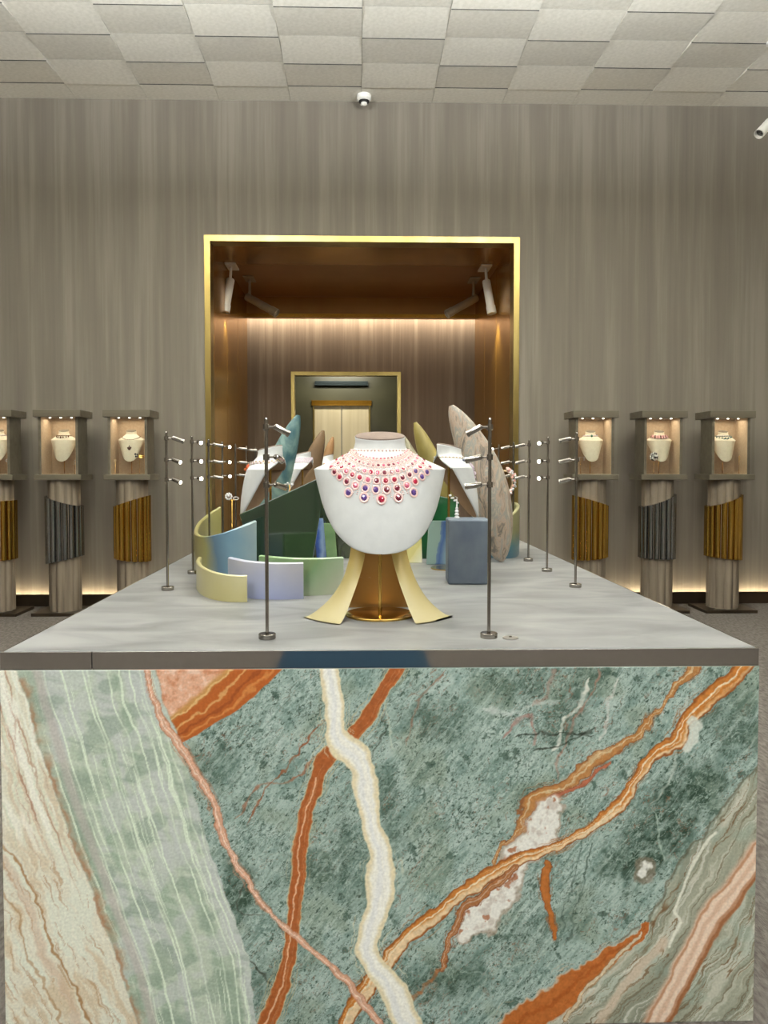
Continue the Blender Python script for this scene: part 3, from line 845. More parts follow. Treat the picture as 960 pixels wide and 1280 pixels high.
M_marble = bpy.data.materials.new('veined_onyx_marble')
M_marble.use_nodes = True
_nt = M_marble.node_tree
_b = _nt.nodes['Principled BSDF']
_at = _nt.nodes.new('ShaderNodeAttribute'); _at.attribute_name = 'stone'
_tc = _nt.nodes.new('ShaderNodeTexCoord')
_n = _nt.nodes.new('ShaderNodeTexNoise'); _n.inputs['Scale'].default_value = 170; _n.inputs['Detail'].default_value = 5; _n.inputs['Roughness'].default_value = .7
_nt.links.new(_tc.outputs['Object'], _n.inputs['Vector'])
_mr = _nt.nodes.new('ShaderNodeMapRange'); _mr.inputs[3].default_value = .95; _mr.inputs[4].default_value = 1.05
_nt.links.new(_n.outputs['Fac'], _mr.inputs[0])
_vm = _nt.nodes.new('ShaderNodeVectorMath'); _vm.operation = 'SCALE'
_nt.links.new(_at.outputs['Color'], _vm.inputs[0]); _nt.links.new(_mr.outputs[0], _vm.inputs['Scale'])
_nt.links.new(_vm.outputs[0], _b.inputs['Base Color'])
_b.inputs['Roughness'].default_value = .22
_b.inputs['Specular IOR Level'].default_value = .4

def slab(name, nx, nz, origin, ux, H, x0, x1, y0, y1, parent, norm, thick):
    """front sheet of stone with colour per vertex, backed by a plain slab"""
    gx, gz = np.meshgrid(np.linspace(0, 1, nx), np.linspace(0, 1, nz))
    X = (x0 + gx * (x1 - x0)).astype(np.float64); Y = (y1 + gz * (y0 - y1)).astype(np.float64)
    Cc = lin(marble(X, Y))
    V = np.zeros((nz, nx, 3)); o = np.array(origin); ux = np.array(ux)
    V[...] = o + gx[..., None] * ux + gz[..., None] * np.array((0, 0, H))
    V = V.reshape(-1, 3)
    idx = np.arange(nx * nz).reshape(nz, nx)
    Fq = np.stack([idx[:-1, :-1], idx[:-1, 1:], idx[1:, 1:], idx[1:, :-1]], -1).reshape(-1, 4)
    # a thin back and rim
    nb = len(V)
    off = np.array(norm) * -thick
    cor = [idx[0, 0], idx[0, -1], idx[-1, -1], idx[-1, 0]]
    Vb = V[cor] + off
    V = np.concatenate([V, Vb])
    rim = [idx[0, :], idx[:, -1], idx[-1, ::-1], idx[::-1, 0]]
    me = bpy.data.meshes.new(name)
    loops = [Fq.ravel()]; starts = list(range(0, 4 * len(Fq), 4)); tot = 4 * len(Fq)
    extra = []
    for k in range(4):
        extra.append(list(rim[k][::-1]) + [nb + k, nb + (k + 1) % 4])
    extra.append([nb + 3, nb + 2, nb + 1, nb])
    for e in extra:
        starts.append(tot); loops.append(np.array(e)); tot += len(e)
    loops = np.concatenate(loops).astype(np.int32)
    me.vertices.add(len(V)); me.vertices.foreach_set('co', V.astype(np.float32).ravel())
    me.loops.add(len(loops)); me.loops.foreach_set('vertex_index', loops)
    me.polygons.add(len(starts)); me.polygons.foreach_set('loop_start', np.array(starts, np.int32))
    me.update(calc_edges=True); me.validate()
    at = me.attributes.new('stone', 'FLOAT_COLOR', 'POINT')
    cc = np.ones((len(V), 4), np.float32); cc[:nb, :3] = Cc.reshape(-1, 3); cc[nb:, :3] = .6
    at.data.foreach_set('color', cc.ravel())
    me.materials.append(M_marble)
    o_ = link(name, me, None, parent)
    return o_

tl = Vector(table.location)
BAND = .046
slab('marble_front', 900, 440, (TL - tl.x, TY0 - .004 - tl.y, PBOT), (TR - TL, 0, 0), TZ - BAND - PBOT, 0, 948, 838, 1296, table, (0, -1, 0), .02)
for s in (-1, 1):
    x_ = TL if s < 0 else TR
    ux = (0, (TY1 - TY0) * s, 0)
    oy = TY0 if s > 0 else TY1
    slab('marble_side', 240, 60, (x_ + .002 * s - tl.x, oy - tl.y + (.017 if s > 0 else 0), PBOT), (0, s * (TY1 - TY0 - .017), 0), TZ - BAND - PBOT, 230, 948, 838, 1100, table, (s, 0, 0), .02)
at_root(table, MB().box(TL + .025, TR - .025, TY1 - .03, TY1, PBOT, TZ - BAND), 'rear_panel', M_bronzebase)
M_stone = mat('grey_stone_top', S(104, 105, 104), .4, rgb2=S(140, 140, 139), scale=3.5, stretch=(1, 2.2, 1), detail=9, lo=.32, hi=.68, distort=.8, bump=.03, bscale=60)
at_root(table, MB().box(TL + .006, TR - .006, TY0 + .004, TY1 - .006, TZ - BAND + .002, TZ, .002), 'stone_top', M_stone)
XJ = P(115, 827, TY0).x
fb = [(TL, XJ - .001), (XJ + .001, TR)]
for a, b in fb:
    at_root(table, MB().box(a, b, TY0 - .001, TY0 + .005, TZ - BAND + .001, TZ - .0015, .0006), 'steel_band', M_steel)
for x_ in (TL, TR - .006):
    at_root(table, MB().box(x_, x_ + .006, TY0 + .006, TY1, TZ - BAND + .001, TZ - .0015, .0006), 'steel_band', M_steel)

# ================================================================== BUSTS
SIDE_S = .93
LV = [(0.000, .012, 60, -.135, -.134), (0.004, .048, 62, -.135, -.127), (0.020, .088, 65, -.136, -.115), (0.060, .132, 70, -.136, -.085), (0.120, .165, 76, -.131, -.045),
      (0.190, .187, 82, -.119, -.005), (0.236, .1985, 88, -.106, .024), (0.243, .198, 90, -.102, .03), (0.256, .170, 100, -.094, .042), (0.271, .136, 118, -.083, .053), (0.287, .104, 145, -.071, .058),
      (0.303, .083, 172, -.062, .058), (0.318, .077, 180, -.059, .057), (0.336, .0745, 180, -.057, .056), (0.352, .0755, 180, -.057, .057)]
LV_MAIN = LV
LV_CASE = [(0.000, .012, 60, -.135, -.134), (0.006, .045, 62, -.135, -.127), (0.023, .077, 65, -.136, -.118), (0.050, .101, 70, -.136, -.10), (0.090, .126, 76, -.133, -.065)] + [(.165, .162, 82, -.122, -.02)] + LV[6:]
LV_SIDE = [(z, w_, A, yf, ye if z > .2 else yf + (ye - yf) * (.85 + .15 * z / .2)) for z, w_, A, yf, ye in LV]
def bust_point(s, u, sx=1, sy=1, sz=1, tilt=.026):
    if sz == .86: LV = LV_CASE
    elif sz == SIDE_S: LV = LV_SIDE
    else: LV = LV_MAIN
    f = s * (len(LV) - 1)
    i = min(int(f), len(LV) - 2)
    t = f - i
    p = [np.array(LV[max(min(k, len(LV) - 1), 0)]) for k in (i - 1, i, i + 1, i + 2)]
    z, w_, A, yf, ye = .5 * (2 * p[1] + (p[2] - p[0]) * t + (2 * p[0] - 5 * p[1] + 4 * p[2] - p[3]) * t * t + (3 * p[1] - p[0] - 3 * p[2] + p[3]) * t ** 3)
    A = rad(min(A, 180)); ph = u * A
    x = w_ * math.sin(ph) / (math.sin(A) if A < pi / 2 else 1)
    y = yf + (ye - yf) * (1 - math.cos(ph)) / (1 - math.cos(A))
    z = max(z, 0)
    z -= tilt * .5 * (1 + math.cos(ph)) * max(0, (z - .29) / .062)
    return Vector((x * sx, y * sy, z * sz))

def bust_mesh(name, sx, sy, sz, nu=40, ns=44, thick=.007):
    outer = [[bust_point(i / ns, -1 + 2 * j / nu, sx, sy, sz) for j in range(nu + 1)] for i in range(ns + 1)]
    me = bpy.data.meshes.new(name)
    vs = [p for r in outer for p in r]
    n = nu + 1
    fs = [(i * n + j, i * n + j + 1, (i + 1) * n + j + 1, (i + 1) * n + j) for i in range(ns) for j in range(nu)]
    me.from_pydata(vs, [], fs)
    bm = bmesh.new(); bm.from_mesh(me)
    bmesh.ops.remove_doubles(bm, verts=bm.verts, dist=1e-5)
    bmesh.ops.recalc_face_normals(bm, faces=bm.faces)
    # orient outwards at the chest
    bm.faces.ensure_lookup_table()
    fc = min(bm.faces, key=lambda f: f.calc_center_median().y)
    if fc.normal.y > 0:
        bmesh.ops.reverse_faces(bm, faces=bm.faces)
    for f in bm.faces: f.smooth = True
    bvh = BVHTree.FromBMesh(bm)
    bm.normal_update()
    # thickness, built in
    vo = [(v.co.copy(), v.normal.copy()) for v in bm.verts]
    nv = len(vo)
    allv = [c for c, nn in vo] + [c - nn * thick for c, nn in vo]
    bm.verts.index_update()
    of = [[v.index for v in f.verts] for f in bm.faces]
    allf = of + [[i + nv for i in f][::-1] for f in of]
    for e in bm.edges:
        if e.is_boundary:
            l = e.link_loops[0]
            a, b = l.vert.index, l.link_loop_next.vert.index
            allf.append([b, a, a + nv, b + nv])
    bm.free()
    me2 = bpy.data.meshes.new(name)
    me2.from_pydata(allv, [], allf)
    me2.polygons.foreach_set('use_smooth', [True] * len(allf))
    me2.materials.append(None); me2.materials.append(M_brown)
    me2.polygons.foreach_set('material_index', [1 if len(of) <= i < 2 * len(of) else 0 for i in range(len(allf))])
    me2.update()
    bpy.data.meshes.remove(me)
    return me2, bvh

def cap_mesh(sx, sy, sz):
    m = MB()
    n = 40
    rim = [bust_point(1, -1 + 2 * k / n, sx, sy, sz) for k in range(n)]
    c = sum(rim, Vector()) / n
    r0 = [c + (p - c) * .985 - Vector((0, 0, .006)) for p in rim]
    r1 = [c + (p - c) * .985 + Vector((0, 0, .003)) for p in rim]
    r2 = [c + (p - c) * .9 + Vector((0, 0, .006)) for p in rim]
    r3 = [c + (p - c) * .3 + Vector((0, 0, .009)) for p in rim]
    m.rings([r0, r1, r2, r3], True, True, True, True)
    return m.mesh('neck_cap')

# ---- main bust
MBX = P(475, 600, 2.31).x
main = empty('necklace_bust', (MBX, 2.31, TZ), 0, 'large white necklace bust on flared yellow ceramic feet and bronze disc', 'bust')
B0 = 1.150 - TZ
bme, bvh_main = bust_mesh('bust', 1.0, 1.0, 1.0)
o = link('bust', bme, M_white, main, (0, 0, B0))
cap = link('neck_cap', cap_mesh(1, 1, 1), M_taupe, o)
MB().lathe([(.1, 0), (.105, .001), (.105, .006), (.102, .0075), (0, .0075)], n=48).build('base_disc', M_gold, main)
MB().cyl((0, 0, .007), (0, 0, B0 + .3), .0058, n=12).build('pole', M_gold, main)
pp = [P(447, 672, 2.44), P(503, 672, 2.44), P(516, 762, 2.44), P(431, 762, 2.44)]
for p in pp[2:]: p.z = TZ
bp_ = MB().prism([p - main.location for p in pp], (0, .012, 0))
for px in (451, 462):
    c = P(px, 723, 2.44) - main.location
    bp_.cyl(c + Vector((0, -.003, 0)), c + Vector((0, .006, 0)), .0045, n=10)
M_panelbz = mat('warm_bronze_plate', S(172, 130, 74), .35, .85, rgb2=S(186, 144, 84), scale=4)
bp_.build('back_panel', M_panelbz, main)
M_yel = ramp_mat('yellow_glaze', (0, 0, 3.6), [(.0, S(166, 156, 116)), (.45, S(164, 148, 92)), (.95, S(142, 110, 30))], .42, .12, 20, .1)
def foot(oe, ie, name):
    oe, ie = catmull(oe, 5), catmull(ie, 5)
    n = len(oe)
    g = []
    for i in range(n):
        t = i / (n - 1)
        Yo = 2.40 + (2.27 - 2.40) * t ** 1.4; Yi = 2.39 + (2.165 - 2.39) * t ** 1.4
        a, b = P(oe[i][0], oe[i][1], Yo), P(ie[i][0], ie[i][1], Yi)
        row = []
        for k in range(7):
            q = k / 6
            p = a.lerp(b, q); p.y -= .012 * math.sin(q * pi)
            p.z = max(p.z, TZ + .0005)
            row.append(p - main.location)
        g.append(row)
    m = MB()
    back = [[p + Vector((0, .016, 0)) for p in r] for r in g]
    m.rings([[*g[i], *back[i][::-1]] for i in range(n)], True, True, True, True)
    return m.build(name, M_yel, main)
foot([(439, 680), (436, 700), (428, 725), (414, 747), (396, 764), (380, 774)], [(458, 680), (455, 700), (449, 722), (441, 745), (433, 766), (424, 783)], 'ceramic_foot')
foot([(507, 680), (511, 700), (520, 725), (533, 747), (550, 764), (566, 774)], [(488, 680), (491, 700), (497, 722), (505, 745), (513, 766), (521, 783)], 'ceramic_foot')

# ---- the ruby bib
M_rose = mat('rose_gold_pave', S(240, 194, 186), .35, .1, rgb2=S(246, 222, 216), scale=300)
M_gems = [mat('ruby', S(150, 18, 48), .08, rgb2=S(196, 44, 78), scale=120, coat=1), mat('garnet', S(98, 22, 44), .08, rgb2=S(140, 46, 70), scale=120, coat=1),
          mat('amethyst', S(70, 44, 112), .08, rgb2=S(108, 78, 150), scale=120, coat=1), mat('pink_spinel', S(208, 84, 116), .08, rgb2=S(226, 130, 150), scale=120, coat=1),
          mat('morganite', S(214, 168, 166), .1, rgb2=S(160, 120, 128), scale=120, coat=1)]
gem_me = []
for gm in M_gems:
    m = MB().lathe([(.0, -.15), (.92, -.1), (1, .12), (.62, .5), (.0, .58)], n=8, smooth=False).mesh('gem')
    m.materials.append(gm); gem_me.append(m)
set_me = MB().lathe([(1.0, -.25), (1.48, -.2), (1.6, .05), (1.36, .25), (1.0, .2), (.98, .05)], n=14).mesh('setting')
set_me.materials.append(M_rose)
neck = empty('bib_necklace', (MBX, 2.31 - .1, TZ + B0 + .25), 0, 'wide bib necklace of red and purple gems draped over the white bust', 'necklace')
lat = MB()
rows = [(0.0, 23, .0034), (.17, 20, .0047), (.35, 18, .0060), (.55, 16, .0072), (.77, 14, .0082), (1.0, 5, .0094)]
rg_ = random.Random(4)
def on_bust(x, z):
    h = bvh_main.ray_cast(Vector((x, -1, z)), Vector((0, 1, 0)))
    return h[0], h[1]
def bib(t, th):
    cth = max(math.cos(th), 0) ** 1.25
    x = (.080 + .086 * t) * math.sin(th)
    zs = .300 - .054 * t; zc = .272 - .116 * t
    return x, zs + (zc - zs) * cth
base = Vector((MBX, 2.31, TZ + B0))
for ri, (t, n, r) in enumerate(rows):
    lim = rad(86) if ri < 5 else rad(34)
    if ri == 4: lim = rad(78)
    for k in range(n):
        th = -lim + 2 * lim * (k / (n - 1))
        x, z = bib(t, th)
        p, nn = on_bust(x, z)
        if p is None: continue
        if nn.y > 0: nn = -nn
        rr = r * (1 - .15 * abs(math.sin(th)))
        q = nn.to_track_quat('Z', 'Y')
        st = link('setting', set_me, None, neck)
        st.location = base + p + nn * rr * .3 - neck.location
        st.rotation_euler = (q @ Euler((0, 0, rg_.random() * .3)).to_quaternion()).to_euler()
        st.scale = (rr, rr * 1.1, rr)
        if ri >= 5: gi = (2, 2, 0, 1, 2)[k % 5] if k != 2 else 0
        elif ri >= 3: gi = rg_.choice([0, 0, 1, 1, 3, 2])
        elif ri == 2: gi = rg_.choice([0, 3, 1, 4, 3])
        else: gi = rg_.choice([4, 4, 3, 1, 1])
        g_ = link('gem', gem_me[gi], None, st)
    # small pave links between this row and the next
    if ri < len(rows) - 1:
        t2 = rows[ri + 1][0]
        for kk in range(int(n * 2.6)):
            th = -lim + 2 * lim * (kk / (n * 2.6 - 1))
            for ft in (.3, .55, .8):
                if ri == 4 and abs(th) > rad(38): continue
                x, z = bib(t + (t2 - t) * ft, th)
                p, nn = on_bust(x, z)
                if p is None: continue
                if nn.y > 0: nn = -nn
                lat.ball(base + p + nn * .0012 - neck.location, .0021, 6, 4)
lat_o = lat.build('pave_links', M_rose, neck)
lat_o['kind'] = 'stuff'
ch = MB()
for k in range(46):
    u = -.95 + 1.9 * k / 45
    p = bust_point(10.9 / 14, u)
    ch.ball(base + p + Vector((p.x, p.y, 0)).normalized() * .003 - neck.location, .0032, 6, 4)
ch.build('collar_chain', M_rose, neck)

# ---- the busts further back, seen in profile
bust_s, _ = bust_mesh('bust', SIDE_S, SIDE_S, SIDE_S, 30, 32)
cap_s = cap_mesh(SIDE_S, SIDE_S, SIDE_S)
M_pearl = mat('pearl_gold', S(226, 190, 140), .25, .6, rgb2=S(244, 226, 196), scale=200)
M_dia = mat('diamond_white', S(240, 238, 234), .15, .2, rgb2=S(220, 220, 222), scale=200)
M_onyxdot = mat('dark_sapphire', S(30, 34, 54), .1, rgb2=S(48, 54, 84), scale=150, coat=1)
M_orange = mat('orange_enamel', S(206, 122, 40), .25, rgb2=S(190, 60, 60), scale=220)
M_lilac = mat('lilac_beads', S(212, 196, 204), .35, rgb2=S(186, 168, 186), scale=120)

def side_bust(x, Y, zb, rz, label, poleh=True):
    r = empty('profile_bust', (x, Y, TZ), rz, label, 'bust')
    b_ = link('bust', bust_s, M_white, r, (0, 0, zb - TZ))
    link('neck_cap', cap_s, M_taupe, b_)
    MB().cyl((0, 0, .006), (0, 0, zb - TZ + .28), .0055, n=10).build('pole', M_gold, r)
    MB().lathe([(.075, 0), (.078, .001), (.078, .005), (.0, .006)], n=32).build('base_disc', M_gold, r)
    return r

def neck_chain(r, zb, name, label, cat, lv, mats, n=44, bead=.0038, umax=.98, drop=None, sc=.93, group=None, rowsn=1):
    """string of beads round the neck of bust root r (its own top-level thing)"""
    t = empty(name, r.location + Vector((0, 0, zb - TZ + .26 * sc)), r.rotation_euler.z, label, cat, group)
    parts = {}
    for q in range(rowsn):
        for k in range(n):
            u = -umax + 2 * umax * k / (n - 1)
            s = (lv + 1 - q * .55 - (drop or 0) * max(0, math.cos(u * pi / 2)) ** 4) / 14
            p = bust_point(s, u, sc, sc, sc)
            p += Vector((p.x, p.y - .0, .002)).normalized() * bead * .8
            m = mats[k % len(mats)]
            parts.setdefault(m.name, MB()).ball(p - Vector((0, 0, .26 * sc)), bead * (1.0 if k % 2 else .8), 6, 4)
    for kname, mb in parts.items():
        mb.build('bead_string', MATS[kname], t)
    return t

LB1 = (P(338, 590, 3.36).x, 3.36)
lb1 = side_bust(*LB1, 1.162, rad(-95), 'white bust in profile before the teal stone blade')
n1 = neck_chain(lb1, 1.162, 'gemstone_necklace', 'pearl necklace with orange flower cluster on the bust before the teal blade', 'necklace', 8.6, [M_dia, M_pearl, M_lilac], 60, .0045, .95, .6, rowsn=2)
fc = MB()
for k in range(26):
    u = (random.random() - .5) * .55; s = (8.4 - random.random() * 2.0) / 14
    p = bust_point(s, u, SIDE_S, SIDE_S, SIDE_S); p += Vector((p.x, p.y, 0)).normalized() * .006
    fc.ball(p - Vector((0, 0, (.26 * SIDE_S))), .0055 + random.random() * .003, 6, 4)
fc.build('flower_cluster', M_orange, n1)
lb2 = side_bust(P(378, 590, 4.7).x, 4.7, 1.16, rad(-95), 'white bust in profile before the tan stone blade, behind the green glass')
neck_chain(lb2, 1.16, 'layered_necklace', 'layered lilac bead necklace on the bust behind the green glass', 'necklace', 10.6, [M_dia, M_lilac], 50, .007, .96, 0, rowsn=4)
lb3 = side_bust(P(408, 590, 5.75).x, 5.75, 1.16, rad(-95), 'farthest white bust in profile before the small amber stone blade')
neck_chain(lb3, 1.16, 'coral_necklace', 'coral and pearl bead necklace on the farthest bust before amber blade', 'necklace', 8.4, [M_orange, M_dia, M_pearl], 50, .006, .96, .3)
rb1 = side_bust(P(561, 590, 3.36).x, 3.36, 1.17, rad(95), 'white bust in profile between the yellow blade and marbled blade')
n2 = neck_chain(rb1, 1.17, 'pearl_necklace', 'gold pearl necklace with dark stone on the bust beside the marbled blade', 'necklace', 9.2, [M_pearl, M_dia], 46, .005, .96, .5)
dm = MB()
for k in range(5):
    p = bust_point((9.3 - .1 * k) / 14, -.42 + .05 * k, SIDE_S, SIDE_S, SIDE_S); p += Vector((p.x, p.y, 0)).normalized() * .006
    dm.ball(p - Vector((0, 0, .26 * SIDE_S)), .0075, 7, 5)
dm.build('dark_stones', M_onyxdot, n2)
dd = MB()
for k in range(12):
    p = bust_point((8.7 - .36 * k) / 14, .04 * math.sin(k * 2), SIDE_S, SIDE_S, SIDE_S)
    dd.ball(p + Vector((0, -.008, -.26 * SIDE_S)), .0065 if k % 3 else .009, 6, 4)
dd.build('front_drop', M_lilac, n2)
rb2 = side_bust(P(527, 590, 5.3).x, 5.3, 1.16, rad(95), 'white bust in profile behind the ruby necklace bust, by the grey blade')
neck_chain(rb2, 1.16, 'silver_necklace', 'slim silver necklace on the bust by the grey blade', 'necklace', 8.8, [M_dia], 50, .004, .96, .3)

# ================================================================== STONE BLADES
def blade(name, tip, foot_, Y, width, thick, m, label, rz=0, bulge=.5, bend=.03, n=26, k=20, px_face=1.0, tz=None, lean=0.0):
    a = P(tip[0], tip[1], Y + lean); b = P(foot_[0], foot_[1], Y); b.z = TZ
    L = (a - b)
    ax = L.normalized()
    side = Vector((math.cos(rz), math.sin(rz), 0)); side = (side - ax * side.dot(ax)).normalized()
    nor = ax.cross(side)
    rr = []
    for i in range(n + 1):
        t = i / n
        prof = (max(math.sin(pi * t), 0) ** .5) * (1 + .25 * (bulge - t))
        if i in (0, n): prof = .12
        c = L * t + side * bend * math.sin(pi * t)
        rr.append([c + side * (width * prof * math.cos(2 * pi * j / k)) + nor * (thick * prof * math.sin(2 * pi * j / k)) for j in range(k)])
    mb = MB().rings(rr, True, True, True, True)
    mb.v = [(v[0], v[1], max(v[2], 0.0005)) for v in mb.v]
    return tag(mb.build(name, m, None, (b.x, b.y, TZ)), label, 'standing stone')
M_teal = mat('teal_stone', S(48, 88, 96), .5, rgb2=S(132, 158, 148), scale=11, stretch=(1, 1, .6), detail=9, lo=.38, hi=.62, bump=.3, bscale=35, distort=1)
M_tan = mat('tan_stone', S(92, 70, 46), .6, rgb2=S(124, 98, 66), scale=8, stretch=(1, 1, .4), bump=.2)
M_amber = mat('amber_stone', S(118, 82, 46), .6, rgb2=S(146, 108, 66), scale=8, stretch=(1, 1, .4), bump=.2)
M_yelst = mat('mustard_stone', S(128, 114, 56), .45, rgb2=S(160, 146, 84), scale=7, stretch=(1, 1, .6), detail=7, bump=.1)
M_greyst = mat('khaki_stone', S(126, 120, 96), .55, rgb2=S(150, 144, 118), scale=8, bump=.1)
def marbled():
    m = bpy.data.materials.new('marbled_pink_stone'); m.use_nodes = True
    nt = m.node_tree; b = nt.nodes['Principled BSDF']; b.inputs['Roughness'].default_value = .5
    tc = nt.nodes.new('ShaderNodeTexCoord'); mp = nt.nodes.new('ShaderNodeMapping')
    mp.inputs['Rotation'].default_value = (0, rad(-18), 0); mp.inputs['Scale'].default_value = (3.2, 3.2, 1)
    nt.links.new(tc.outputs['Object'], mp.inputs[0])
    n = nt.nodes.new('ShaderNodeTexNoise'); n.inputs['Scale'].default_value = 7; n.inputs['Detail'].default_value = 8; n.inputs['Roughness'].default_value = .65; n.inputs['Distortion'].default_value = 1.2
    nt.links.new(mp.outputs[0], n.inputs['Vector'])
    r = nt.nodes.new('ShaderNodeValToRGB'); e = r.color_ramp.elements
    e[0].position, e[0].color = .3, S(78, 78, 78)
    e[1].position, e[1].color = .72, S(190, 184, 170)
    e.new(.40).color = S(124, 116, 104); e.new(.48).color = S(178, 156, 136); e.new(.56).color = S(142, 144, 136); e.new(.63).color = S(184, 168, 148)
    nt.links.new(n.outputs['Fac'], r.inputs[0]); nt.links.new(r.outputs[0], b.inputs['Base Color'])
    bp = nt.nodes.new('ShaderNodeBump'); bp.inputs['Strength'].default_value = .6; bp.inputs['Distance'].default_value = .012
    nt.links.new(n.outputs['Fac'], bp.inputs['Height']); nt.links.new(bp.outputs[0], b.inputs['Normal'])
    return m
M_marbled = marbled()
blade('standing_stone', (373, 519), (322, 703), 3.66, .075, .05, M_teal, 'teal mottled stone blade leaning behind the white bust', rad(20), .35, -.02)
blade('standing_stone', (404, 538), (372, 672), 5.0, .075, .045, M_tan, 'tan stone blade leaning behind the second bust', rad(20), .4, -.02)
blade('standing_stone', (416, 546), (398, 655), 6.1, .06, .045, M_amber, 'small amber stone blade at the far end of the table', rad(20), .4, -.02)
blade('standing_stone', (519, 528), (568, 690), 4.1, .07, .05, M_yelst, 'mustard yellow stone blade behind the white profile bust', rad(-20), .35, .02)
blade('standing_stone', (502, 543), (535, 660), 5.6, .075, .045, M_greyst, 'khaki grey stone blade behind the ruby necklace bust', rad(-20), .4, .02)
blade('standing_stone', (564, 507), (627, 703), 3.60, .095, .06, M_marbled, 'tall pink and grey marbled stone blade leaning by the blue block', rad(-8), .45, .045, 36, 28)

# ================================================================== CERAMIC AND GLASS SHEETS
def curved_sheet(name, path, hs, th, m, label, cat='ceramic sheet', per=8, group=None, lean=0):
    path = [Vector((p[0], p[1], 0)) for p in path]
    pl = [Vector(p) for p in catmull([(*p, ) for p in path], per)]
    hh = [float(h) for h in np.array(catmull([(h, 0) for h in hs], per))[:, 0]]
    root_loc = Vector((sum(p.x for p in pl) / len(pl), sum(p.y for p in pl) / len(pl), TZ))
    rr = []
    N = len(pl)
    for i in range(N):
        d = (pl[min(i + 1, N - 1)] - pl[max(i - 1, 0)]).normalized()
        nrm = Vector((-d.y, d.x, 0)) * th * .5
        p = pl[i] - Vector((root_loc.x, root_loc.y, 0))
        h = hh[i]; e = th * .22
        rr.append([p - nrm, p - nrm + Vector((0, 0, h - e)), p - nrm * .5 + Vector((0, 0, h)), p + nrm * .5 + Vector((0, 0, h)), p + nrm + Vector((0, 0, h - e)), p + nrm])
    o = MB().rings(rr, True, True, True, True).build(name, m, None, root_loc)
    return tag(o, label, cat, group)
def flat_sheet(name, poly, Y, th, m, label, cat, slope=0.0, ground=True):
    pts = []
    x0 = P(poly[0][0], 700, Y).x
    for px, py in poly:
        p = P(px, py, Y); p = P(px, py, Y + slope * (p.x - x0)); pts.append(p)
    zmin = min(p.z for p in pts)
    if ground:
        for p in pts:
            if p.z < TZ + .02: p.z = TZ
    c = sum(pts, Vector()) / len(pts); c.z = TZ
    bm = bmesh.new()
    mb = MB().prism([p - c for p in pts], (0, th, 0))
    me = mb.mesh(name)
    bm.from_mesh(me)
    bmesh.ops.bevel(bm, geom=bm.edges[:], offset=min(.003, th * .2), segments=2, affect='EDGES', profile=.5)
    bm.to_mesh(me); bm.free()
    o = link(name, me, m, None, c)
    return tag(o, label, cat)

M_blueyel = ramp_mat('blue_yellow_glaze', (2.6, -.3, .6), [(.05, S(144, 138, 84)), (.30, S(152, 148, 92)), (.48, S(88, 116, 140)), (.66, S(104, 136, 154)), (.9, S(142, 160, 162))], .3, .28, 7)
M_yelcer = ramp_mat('straw_glaze', (1, 0, 3), [(.0, S(178, 168, 112)), (.3, S(184, 176, 126)), (.6, S(196, 190, 152))], .28, .2, 14)
M_lav = ramp_mat('lavender_glaze', (.6, 0, 3.4), [(.05, S(128, 138, 178)), (.3, S(154, 160, 188)), (.6, S(184, 184, 192))], .28, .3, 8)
M_grn = ramp_mat('pale_green_glaze', (2.6, 0, -2.2), [(-.0, S(132, 160, 112)), (.06, S(128, 162, 120)), (.22, S(158, 178, 146)), (.5, S(186, 190, 168))], .28, .3, 8)
y0_, y1_ = T(309, 752), T(280, 751)
curved_sheet('ceramic_sheet', [T(309, 752), T(288, 752), T(268, 749), T(254, 743), T(248, 735), T(250, 728)], [.088, .090, .094, .098, .1, .1], .014, M_yelcer, 'low straw yellow curved ceramic sheet before the lavender sheet')
curved_sheet('ceramic_sheet', [T(319, 724), T(300, 727), T(276, 727), T(256, 722), T(246, 713), T(250, 703), T(263, 698), T(275, 696)], [.235, .215, .188, .168, .166, .19, .222, .25], .018, M_blueyel, 'tall curled ceramic sheet glazed blue and olive')
curved_sheet('ceramic_sheet', [T(288, 741), T(310, 747), T(345, 749), T(379, 748)], [.128, .128, .125, .124], .018, M_lav, 'lavender and white glazed ceramic sheet')
curved_sheet('ceramic_sheet', [T(326, 740), T(360, 744), T(395, 744), T(428, 741)], [.133, .133, .131, .129], .018, M_grn, 'pale green and white glazed ceramic sheet')
M_dgreen = mat('bottle_green_glass', S(26, 46, 30), .06, rgb2=S(40, 62, 38), scale=5, stretch=(2, 1, .5), coat=1.0, spec=.7)
M_dgreen2 = mat('olive_green_glass', S(44, 54, 34), .08, rgb2=S(58, 68, 42), scale=5, stretch=(2, 1, .5), coat=1.0, spec=.6)
M_emer = mat('emerald_glass', S(20, 74, 40), .08, rgb2=S(36, 100, 54), scale=10, coat=1.0, spec=.6)
flat_sheet('glass_sheet', [(299, 643), (345, 622), (408, 593), (388, 730), (322, 730)], 3.18, .022, M_dgreen, 'large dark green slanted glass sheet before the white bust', 'glass sheet')
flat_sheet('glass_sheet', [(386, 618), (452, 580), (448, 715), (374, 715)], 3.75, .02, M_dgreen2, 'olive green glass sheet behind the ruby necklace bust', 'glass sheet')
M_blue = ramp_mat('cobalt_glaze', (6, 0, 0), [(-.2, S(60, 84, 150)), (.05, S(62, 92, 164)), (.16, S(140, 164, 198)), (.3, S(60, 80, 140))], .15, .2, 20)
flat_sheet('ceramic_bar', [(391, 648), (404, 648), (409, 720), (397, 720)], 3.42, .03, M_blue, 'narrow cobalt blue ceramic bar beside the green glass', 'ceramic bar')
flat_sheet('ceramic_sheet', [(404, 654), (418, 654), (422, 720), (409, 720)], 3.62, .015, mat('leaf_green_glaze', S(104, 138, 92), .25, rgb2=S(132, 160, 112), scale=12, coat=.4), 'small leaf green ceramic sheet beside the cobalt bar', 'ceramic sheet')
